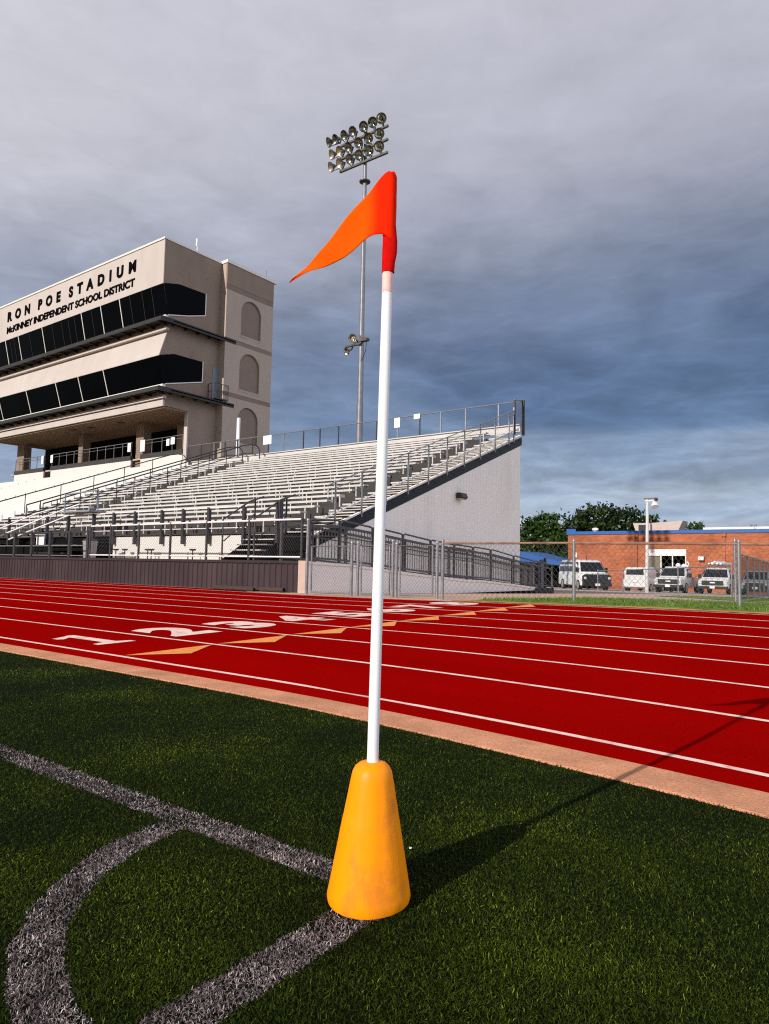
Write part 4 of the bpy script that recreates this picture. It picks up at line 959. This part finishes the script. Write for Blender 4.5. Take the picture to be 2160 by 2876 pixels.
# ------------------------------------------------------------------ brick building behind the car park
BY = 73.; BZ = zt(-25,73)
def brick_building():
    t = thing('brick_building', 'low red brick building with blue roof edge and a wide service doorway', 'building', (-20,BY,BZ))
    XL, XR, ZT = -29.6, 12, 4.62
    d0, d1, dt, dh = -21.15, -17.55, 3.05, 2.42
    m = MB().box(XL,d0,BY,BY+.3,BZ-.5,ZT).box(d1,XR,BY,BY+.3,BZ-.5,ZT).box(d0,d1,BY,BY+.3,dt,ZT)
    m.box(XL,XL+.3,BY+.3,BY+28,BZ-.5,ZT).box(XL,XR,BY+28,BY+28.3,BZ-.5,ZT); m.build('wall', M['brick'], t)
    MB().box(XL,XR,BY+.1,BY+28,ZT-.1,ZT+.05).build('roof', M['riser'], t)
    MB().box(XL-.12,XR,BY-.10,BY+.35,ZT,ZT+.34).box(XL-.12,XL+.9,BY-.12,BY-.08,ZT+.0,ZT+.62).box(XL-.12,XL+.3,BY+.35,BY+28,ZT,ZT+.34).build('roof_edge', M['blue'], t)
    MB().box(-16.2,XR,BY+1.2,BY+1.5,ZT+.2,ZT+.62).box(-13.6,-11.6,BY+.8,BY+1.19,ZT+.2,ZT+.60).build('parapet_flashing', M['frame_white'], t)
    MB().box(d0-.05,d1+.05,BY-.06,BY+.1,dh,dt).build('door_header', M['sign'], t)
    MB().box(d0,d0+1.2,BY+.1,BY+.2,BZ,dh).build('sliding_door', M['door_tan'], t)
    MB().box(d0+1.2,d1,BY+1.6,BY+1.7,BZ,dh).box(d0+1.2,d1,BY+.3,BY+1.6,dh-.02,dh).build('shade_opening', M['black'], t)
    for x in (d0+1.2,d0+2.3,d1-.06): MB().box(x,x+.1,BY-.02,BY+.2,BZ,dh).build('door_jamb', M['frame_white'], t)
    MB().box(d0+.9,d0+1.3,BY-.5,BY,BZ,BZ+.1).build('step', M['frame_white'], t)
    for x in (-22.25,-14.05,-27.6):
        z1 = ZT if x > -27 else 2.4
        m = MB().box(x-.06,x+.06,BY-.14,BY-.02,BZ,z1); 
        if x > -27: m.box(x-.2,x+.16,BY-.22,BY-.02,ZT-.35,ZT-.05)
        m.build('downpipe', M['brick'], t)
    l = MB().prism([(-16.35,BY,2.4),(-16.35,BY-.3,2.36),(-16.35,BY-.42,2.0),(-16.35,BY,1.98)],(.5,0,0)).build('wall_lamp', M['rail_grey'], t)
    MB().box(-29.0,-28.6,BY-.03,BY,2.2,2.7).build('wall_plate', M['sign'], t)
    # plant on the roof
    MB().prism([(-23.6,BY+5,ZT+1.35),(-19.0,BY+5,ZT+1.62),(-19.7,BY+5,ZT+.05),(-23.0,BY+5,ZT+.05)],(0,2.2,0)).prism([(-24.0,BY+4.4,ZT+1.4),(-22.2,BY+4.4,ZT+1.4),(-22.2,BY+4.4,ZT+.2),(-23.6,BY+4.4,ZT+.2)],(0,.6,0)).build('roof_duct', M['pink_metal'], t)
    MB().box(-23.4,-22.6,BY+4.36,BY+4.4,ZT+.35,ZT+1.2).build('duct_mouth', M['canopy'], t)
    MB().lathe([(0,.22),(.45,.22),(.46,.34),(.62,.34),(.72,.2)],14,(-27.3,BY+2,ZT+.1)).build('roof_vent', M['sign'], t)
    MB().box(-24.5,-23.3,BY+2,BY+3,ZT,ZT+.45).build('roof_hatch', M['sign'], t)
    MB().tube([(-12.2,BY+3,ZT),(-12.2,BY+3,ZT+.9),(-11.8,BY+3,ZT+.9),(-11.8,BY+3,ZT)],.08,8).build('roof_pipe', M['rail_grey'], t)
    local(t)
brick_building()
sh_ = thing('shelter', 'open shelter with a bright blue sloping metal roof behind the bleachers', 'shelter', (-31,68,zt(-31,68)))
SHED = [(-36.0,66.0,2.75),(-31.7,66.0,2.62),(-26.4,66.0,1.32),(-26.4,66.0,1.15),(-31.7,66.0,1.62),(-36.0,66.0,1.7)]
MB().prism(SHED,(0,6,0)).build('roof', M['blue'], sh_)
MB().box(-36,-26.8,69.5,69.7,zt(-24,69)-.2,1.2).build('shade_back_wall', M['black'], sh_)
for x in (-35.4,-31.4,-27.2): MB().box(x-.1,x+.1,66.2,66.4,zt(-24,66)-.2,1.1).build('post', M['rail_dark'], sh_)
local(sh_)

# ------------------------------------------------------------------ lamp pole in the car park
px_,py_ = -13.9,47.6; pz = zt(px_,py_)
t = thing('lamp_pole', 'white pole with small lamps at its top standing in the car park', 'lamp pole', (px_,py_,pz))
MB().tube([(0,0,-.1),(.05,0,3),(.10,0,6.2)],.115,12,.09).build('pole', M['pole_grey'], t, smooth=True)
MB().tube([(.0,-.1,6.05),(.55,-.1,6.05)],.05,6).lathe([(0,.10),(.2,.2),(.42,.24)],12,(.55,-.1,5.95),(.3,-.5,-.8)).build('lamp_head', M['rail_white'], t, smooth=True)
MB().box(-.1,.62,-.14,.0,6.18,6.25).lathe([(0,.06),(.14,.11),(.24,.12)],12,(.6,-.1,6.2),(.6,-.6,-.4)).build('dark_lamp', M['lamp_body'], t, smooth=True)

# ------------------------------------------------------------------ vehicles (heading along local -Y, wheels on z = 0)
def wheel(x, y, r, w, par):
    s = 1 if x > 0 else -1
    ty = MB().lathe([(-w/2,r*.72),(-w/2,r*.95),(-w*.35,r),(w*.35,r),(w/2,r*.95),(w/2,r*.72)],20,(x,y,r),(1,0,0)).build('tyre', M['tyre'], par, smooth=True)
    MB().lathe([(-.02,r*.1),(-.02,r*.70),(.02,r*.74),(.03,r*.70)],16,(x+s*w*.42,y,r),(s,0,0)).build('rim', M['rim'], ty, smooth=True)
def loft(secs):
    """secs: list of closed rings with equal counts"""
    m = MB(); n = len(secs[0])
    for s in secs: m.v += [tuple(p) for p in s]
    for i in range(len(secs)-1):
        for k in range(n): m.f.append((i*n+k,i*n+(k+1)%n,(i+1)*n+(k+1)%n,(i+1)*n+k))
    m.f.append(tuple(range(n))); m.f.append(tuple((len(secs)-1)*n+k for k in range(n))[::-1]); return m
def ring(y, w, z0, z1, wt=None, rr=.06):
    wt = wt or w; return [(-w,y,z0+rr),(-w+rr,y,z0),(w-rr,y,z0),(w,y,z0+rr),(w,y,z0+(z1-z0)*.6),(wt,y,z1-rr),(wt-rr,y,z1),(-wt+rr,y,z1),(-wt,y,z1-rr),(-w,y,z0+(z1-z0)*.6)]
def base_parts(t, Lf, Lr, w, r, wb0, wb1):
    for x in (-w+.09,w-.09):
        for y in (wb0,wb1): wheel(x,y,r,.24,t)
def lights(t, y, w, z, sz=.2, h=.16, m='lamp_glass', nm='headlight', out=-1):
    for s in (-1,1): MB().box(s*(w-.04)-sz*.5-(s*sz*.5),s*(w-.04)+sz*.5-(s*sz*.5),y-.03 if out<0 else y,y if out<0 else y+.03,z-h/2,z+h/2).build(nm, M[m], t, bevel=.02)
def plate(t, y, z, s=-1): MB().box(-.16,.16,y-.02,y+.02,z-.08,z+.08).build('licence_plate', M['plate'], t)
def big_van():
    t = thing('passenger_van', 'large white passenger van with a black front parked at an angle', 'van')
    w = 1.0; F, R = -2.85, 2.85
    body = loft([ring(F,.86,.45,1.05,.80),ring(F+.12,.96,.32,1.12,.90),ring(F+.9,w,.30,1.22,.93),ring(F+1.0,w,.30,1.24,.93),ring(R-.15,w,.30,1.24,.96),ring(R,.96,.36,1.24,.94)]).build('body', M['car_white'], t, smooth=True)
    cab = loft([ring(F+.80,.90,1.16,1.22,.88,.02),ring(F+1.45,.91,1.16,2.02,.76),ring(F+1.9,.93,1.16,2.12,.78),ring(R-.3,.93,1.16,2.12,.80),ring(R-.05,.92,1.16,1.9,.80)]).build('cabin', M['car_white'], body, smooth=True)
    MB().quad((-.84,F+.86,1.27),(.84,F+.86,1.27),(.70,F+1.46,1.95),(-.70,F+1.46,1.95)).build('windshield', M['car_glass'], t).modifiers.new('s','SOLIDIFY').thickness = .05
    for s in (-1,1):
        for a,b,c,d in ((F+1.05,F+1.85,F+1.5,F+1.85),(F+2.0,F+3.1,F+2.0,F+3.1),(F+3.25,F+4.3,F+3.25,F+4.3),(F+4.45,F+5.45,F+4.45,F+5.35)):
            q = [(s*.945,a,1.30),(s*.945,b,1.30),(s*.845,d,1.95),(s*.845,c,1.95)]
            o = MB().quad(*q).build('side_window', M['car_glass'], t); o.modifiers.new('s','SOLIDIFY').thickness=.04
        MB().box(s*1.02-.10,s*1.02+.10,F+1.0,F+1.15,1.25,1.58).build('mirror', M['car_black'], t, bevel=.03)
    MB().prism([(-.97,F-.06,.30),(.97,F-.06,.30),(.99,F-.06,1.0),(.80,F-.06,1.12),(-.80,F-.06,1.12),(-.99,F-.06,1.0)],(0,.2,0)).build('grille', M['car_black'], t, bevel=.04)
    MB().box(-1.0,1.0,F-.14,F+.1,.30,.52).build('bumper', M['car_black'], t, bevel=.05)
    lights(t,F-.065,.95,.86,.16,.16); plate(t,F-.16,.42)
    base_parts(t,F,R,w,.37,F+.95,R-1.15); return t
def small_van():
    t = thing('cargo_van', 'compact white van seen from behind with one dark rear window', 'van')
    w=.92; F,R=-2.2,2.2
    body = loft([ring(F,.80,.42,.78,.74),ring(F+.15,.88,.28,.88,.82),ring(F+.9,w,.26,1.02,.86),ring(R-.1,w,.26,1.10,.90),ring(R,.89,.34,1.08,.88)]).build('body', M['car_white'], t, smooth=True)
    loft([ring(F+.7,.84,.92,1.0,.82,.02),ring(F+1.65,.86,.95,1.78,.70),ring(F+2.2,.88,.95,1.86,.74),ring(R-.2,.88,.95,1.84,.76),ring(R-.02,.86,.98,1.74,.76)]).build('cabin', M['car_white'], body, smooth=True)
    MB().quad((.66,R+.012,1.30),(-.66,R+.012,1.30),(-.62,R-.012,1.68),(.62,R-.012,1.68)).build('rear_window', M['car_glass'], t).modifiers.new('s','SOLIDIFY').thickness=.05
    MB().quad((-.78,F+.80,1.04),(.78,F+.80,1.04),(.62,F+1.6,1.72),(-.62,F+1.6,1.72)).build('windshield', M['car_glass'], t).modifiers.new('s','SOLIDIFY').thickness=.05
    for s in (-1,1):
        MB().quad((s*.875,F+1.05,1.10),(s*.875,F+2.2,1.10),(s*.775,F+2.15,1.68),(s*.775,F+1.7,1.66)).build('side_window', M['car_glass'], t).modifiers.new('s','SOLIDIFY').thickness=.04
        MB().box(s*.86-.05,s*.86+.05,R-.03,R+.02,.95,1.35).build('tail_light', M['tail'], t, bevel=.015)
        MB().box(s*.96-.08,s*.96+.08,F+1.2,F+1.33,1.05,1.25).build('mirror', M['car_white'], t, bevel=.02)
    MB().box(-.88,.88,R-.05,R+.07,.34,.52).build('bumper', M['car_white'], t, bevel=.04); plate(t,R+.05,.80)
    base_parts(t,F,R,w,.32,F+.85,R-.75); return t
def pickup(label, rack):
    t = thing('pickup_truck', label, 'pickup truck')
    w=.99; F,R=-2.8,2.9
    body = loft([ring(F,.90,.55,1.02,.86),ring(F+.12,.97,.42,1.10,.90),ring(F+1.25,w,.40,1.16,.93),ring(F+2.9,w,.40,1.14,.95)]).build('body', M['car_white'], t, smooth=True)
    loft([ring(F+1.15,.90,1.08,1.15,.88,.02),ring(F+1.85,.90,1.08,1.80,.72),ring(F+2.2,.91,1.08,1.90,.74),ring(F+3.0,.91,1.08,1.88,.76),ring(F+3.15,.90,1.08,1.80,.76)]).build('cabin', M['car_white'], body, smooth=True)
    m = MB().box(-w,w,F+3.1,R,.45,.60).box(-w,-w+.08,F+3.1,R,.58,1.14).box(w-.08,w,F+3.1,R,.58,1.14).box(-w,w,R-.06,R,.58,1.14).box(-w,w,F+3.1,F+3.16,.58,1.14); m.build('cargo_bed', M['car_white'], t, bevel=.02)
    MB().quad((-.82,F+1.24,1.20),(.82,F+1.24,1.20),(.68,F+1.86,1.76),(-.68,F+1.86,1.76)).build('windshield', M['car_glass'], t).modifiers.new('s','SOLIDIFY').thickness=.05
    for s in (-1,1):
        MB().quad((s*.925,F+1.45,1.18),(s*.925,F+2.9,1.18),(s*.80,F+2.85,1.74),(s*.79,F+1.95,1.74)).build('side_window', M['car_glass'], t).modifiers.new('s','SOLIDIFY').thickness=.04
        MB().box(s*1.08-.10,s*1.08+.10,F+1.5,F+1.62,1.15,1.42).build('mirror', M['car_black'], t, bevel=.02)
    MB().box(-.70,.70,F-.03,F+.1,.66,1.00).build('grille', M['car_black'], t, bevel=.03); MB().box(-.16,.16,F-.05,F+.0,.82,.90).build('badge', M['sign'], t)
    MB().box(-.99,.99,F-.14,F+.12,.42,.62).build('bumper', M['car_black'], t, bevel=.04); lights(t,F-.02,.95,.88,.22,.2); plate(t,F-.155,.54)
    base_parts(t,F,R,w,.39,F+.95,R-1.15)
    if rack:
        m = MB()
        for x in (-.75,.75):
            m.tube([(x,F+1.9,2.12),(x,R,2.12)],.03,6)
            for y in (F+2.0,F+3.2,R-.05): m.tube([(x,y,1.1 if y > F+3 else 1.85),(x,y,2.12)],.03,6)
        for y in (F+2.0,F+3.2,R-.1): m.tube([(-.75,y,2.12),(.75,y,2.12)],.03,6)
        m.build('ladder_rack', M['rail_grey'], t)
    return t
def place(t, x, y, rz, s=1.0, dz=0.):
    t.location = (x, y, zt(x,y)+dz); t.rotation_euler = (0,0,rz); t.scale = (s,s,s)
place(big_van(), -21.25, 55.6, rad(39), 1.13)
place(small_van(), -17.9, 60.8, rad(178), 1.08)
pk = pickup('white pickup truck with dark grille parked in front of the doorway', False); place(pk, -14.25, 56.8, rad(1), 1.05)
pk2 = pickup('white pickup truck with pipes on its roof rack, right of the other truck', True); place(pk2, -11.5, 57.5, rad(3), 1.03)
p_ = thing('pipe_bundle', 'bundle of pale pipes lying on the roof rack of the right pickup truck', 'pipes', (-11.5,57.6,zt(-11.5,57.6)+2.21), rad(3))
for dx,dzz,r in ((-.5,.06,.06),(-.25,.08,.09),(.05,.07,.07),(.3,.08,.08),(-.1,.2,.07)): MB().tube([(dx,-1.3,dzz),(dx+.1,2.9,dzz)],r,8).build('pipe', M['sign'], p_, smooth=True)
t = thing('equipment', 'jumble of pale equipment standing behind the cab of the left pickup truck', 'equipment', (-14.2,58.0,zt(-14.2,58.0)+.65))
MB().box(-.6,.4,-.2,1.0,0,1.25).build('crate', M['rail_grey'], t, bevel=.03)
MB().lathe([(0,.12),(.25,.2),(.4,.08)],10,(-.35,.1,1.25)).lathe([(0,.2),(.2,.26),(.35,.1)],10,(.1,.2,1.25)).tube([(.3,.1,1.2),(.45,.1,1.65),(.3,.1,1.75)],.05,6).build('gear', M['sign'], t, smooth=True)
def suv():
    t = thing('parked_car', 'light coloured car with a dark front behind the windscreen fence', 'car')
    w=.95; F,R=-2.3,2.3
    body = loft([ring(F,.85,.45,.95,.80),ring(F+.12,.93,.30,1.0,.86),ring(F+1.1,w,.28,1.10,.88),ring(R-.1,w,.28,1.12,.9),ring(R,.9,.36,1.1,.86)]).build('body', M['car_silver'], t, smooth=True)
    loft([ring(F+1.0,.88,1.0,1.08,.86,.02),ring(F+1.75,.88,1.0,1.70,.70),ring(F+2.2,.89,1.0,1.78,.72),ring(R-.4,.89,1.0,1.76,.74),ring(R-.1,.87,1.0,1.5,.78)]).build('cabin', M['car_silver'], body, smooth=True)
    MB().quad((-.80,F+1.1,1.12),(.80,F+1.1,1.12),(.66,F+1.77,1.66),(-.66,F+1.77,1.66)).build('windshield', M['car_glass'], t).modifiers.new('s','SOLIDIFY').thickness=.05
    MB().box(-.75,.75,F-.03,F+.1,.48,.92).build('grille', M['car_black'], t, bevel=.03); MB().box(-.92,.92,F-.08,F+.1,.32,.50).build('bumper', M['car_black'], t, bevel=.04)
    lights(t,F-.02,.88,.82,.2,.15); plate(t,F-.1,.56)
    for s in (-1,1): MB().quad((s*.905,F+1.3,1.12),(s*.905,F+3.6,1.12),(s*.79,F+3.5,1.62),(s*.77,F+1.85,1.62)).build('side_window', M['car_glass'], t).modifiers.new('s','SOLIDIFY').thickness=.04
    base_parts(t,F,R,w,.36,F+.85,R-.85); return t
place(suv(), -8.95, 58.0, rad(4))

# ------------------------------------------------------------------ trees
def crown(blobs, n, leaf, seed):
    r = np.random.default_rng(seed); P = []; 
    wts = np.array([b[3]*b[4]*b[5] for b in blobs])**.67; wts /= wts.sum()
    for b, wgt in zip(blobs, wts):
        k = int(n*wgt); d = r.normal(size=(k,3)); d /= np.linalg.norm(d,axis=1)[:,None]; rr = r.uniform(.35,1.0,k)**.45
        lump = 1+.16*np.sin(d[:,0]*7+seed)*np.sin(d[:,1]*6+b[0])+.14*np.sin(d[:,2]*9+b[2])+r.normal(0,.11,k)
        P.append(np.array(b[:3])+d*np.array(b[3:6])*(rr*lump)[:,None])
    P = np.concatenate(P); n = len(P); 
    cl = np.sin(P[:,0]*2.1+seed)+np.sin(P[:,2]*2.7+P[:,1])+r.normal(0,.5,n); P = P[cl > -1.35]; n = len(P)
    a = r.normal(size=(n,3)); a /= np.linalg.norm(a,axis=1)[:,None]; b = np.cross(a, r.normal(size=(n,3))); b /= np.linalg.norm(b,axis=1)[:,None]
    s = leaf*r.uniform(.6,1.3,n)[:,None]
    V = np.stack([P-a*s, P+b*s*.55, P+a*s, P-b*s*.55],1).reshape(-1,3); F = np.arange(n*4).reshape(-1,4)
    return V, F, np.repeat(np.clip(r.beta(2,3,n),0,1),4)
def tree(label, x, y, blobs, n, leaf, m, seed, trunk=.3, group=None, name='tree', cat='tree'):
    z = zt(x,y); t = thing(name, label, cat, (x,y,z), group=group); r = random.Random(seed)
    top = max(b[2] for b in blobs)
    mb = MB().tube([(0,0,-.2),(.1,.05,top*.3),(.0,.1,top*.65),(.1,0,top)],trunk,9,trunk*.3)
    for b in blobs: mb.tube([(.05,.05,top*.3),(b[0]*.45,b[1]*.45,top*.3+(b[2]-top*.3)*.5),(b[0]*.9,b[1]*.9,b[2])],trunk*.4,6,trunk*.1)
    mb.build('trunk', M['bark'], t, smooth=True)
    np_mesh('crown', *crown(blobs,n,leaf,seed)[:2], m, t, col=crown(blobs,n,leaf,seed)[2])
    return t
g='trees behind the brick building'
tree('rounded green tree left of the brick building, nearest the ribbed wall', -42.6,93,[(0,0,6.6,2.6,2.6,2.6),(1.8,0,8.0,2.2,2,2.1),(-2.2,0,4.8,2.2,2,2.0),(3.2,0,5.2,2.6,2.4,2.6),(.2,0,3.5,3.5,2.6,2.4)],9000,.30,M['leaf_mid'],3,group=g)
tree('widest and tallest dark tree rising behind the left half of the brick roof', -35.0,97,[(0,0,8.4,3.4,3,3.0),(-3,0,7.0,2.8,2.6,2.7),(3.4,0,8.0,3.0,2.6,2.8),(.5,0,5.2,5.4,3.6,3.4),(-2.8,0,3.6,3.4,3,3),(6.0,0,6.6,2.2,2.2,2.1)],16000,.30,M['leaf_dark'],5,group=g)
tree('thin tree partly behind the white lamp pole', -27.6,96,[(0,0,8.0,1.5,1.5,1.6),(1.2,0,6.6,2.2,1.8,1.7),(-1.4,0,6.2,1.8,1.8,2.0)],3800,.26,M['leaf_dark'],8,group=g)
tree('low bright green tree behind the roof duct, right of it', -22.2,97,[(0,0,6.6,1.6,1.5,1.7),(-2.2,0,6.0,1.3,1.3,1.5),(1.0,0,4.8,2.4,2,1.6)],3600,.26,M['leaf_mid'],12,group=g)
tree('smallest treetop, a speck over the right part of the roof', -17.6,98,[(0,0,6.4,.9,.9,.9),(1.9,0,6.1,.7,.7,.6),(.6,0,4.6,1.6,1.3,1.6)],1400,.24,M['leaf_mid'],15,group=g)
tree('bushy shrub low beside the ribbed end wall, lighter than the trees', -46.6,90,[(0,0,4.4,2.4,2,2.2),(2.2,0,3.2,2.4,2,1.9),(-2,0,3.4,2,2,2.6)],5200,.26,M['leaf_mid'],21,name='shrub',cat='shrub')
kind_o = None
def hedge(label, x, y, w, h, seed):
    z = zt(x,y); V,F,T = crown([(k-w/2,0,h*.5,1.2,1.0,h*.55) for k in np.arange(0,w,1.4)],int(w*500),.2,seed)
    o = np_mesh('hedge', V, F, M['leaf_dark'], col=T); o.location=(x,y,z); return tag(o,label,'hedge')
hedge('dark hedge in the shade below the trees, left of the brick building', -37.0,84,20,4.6,31)
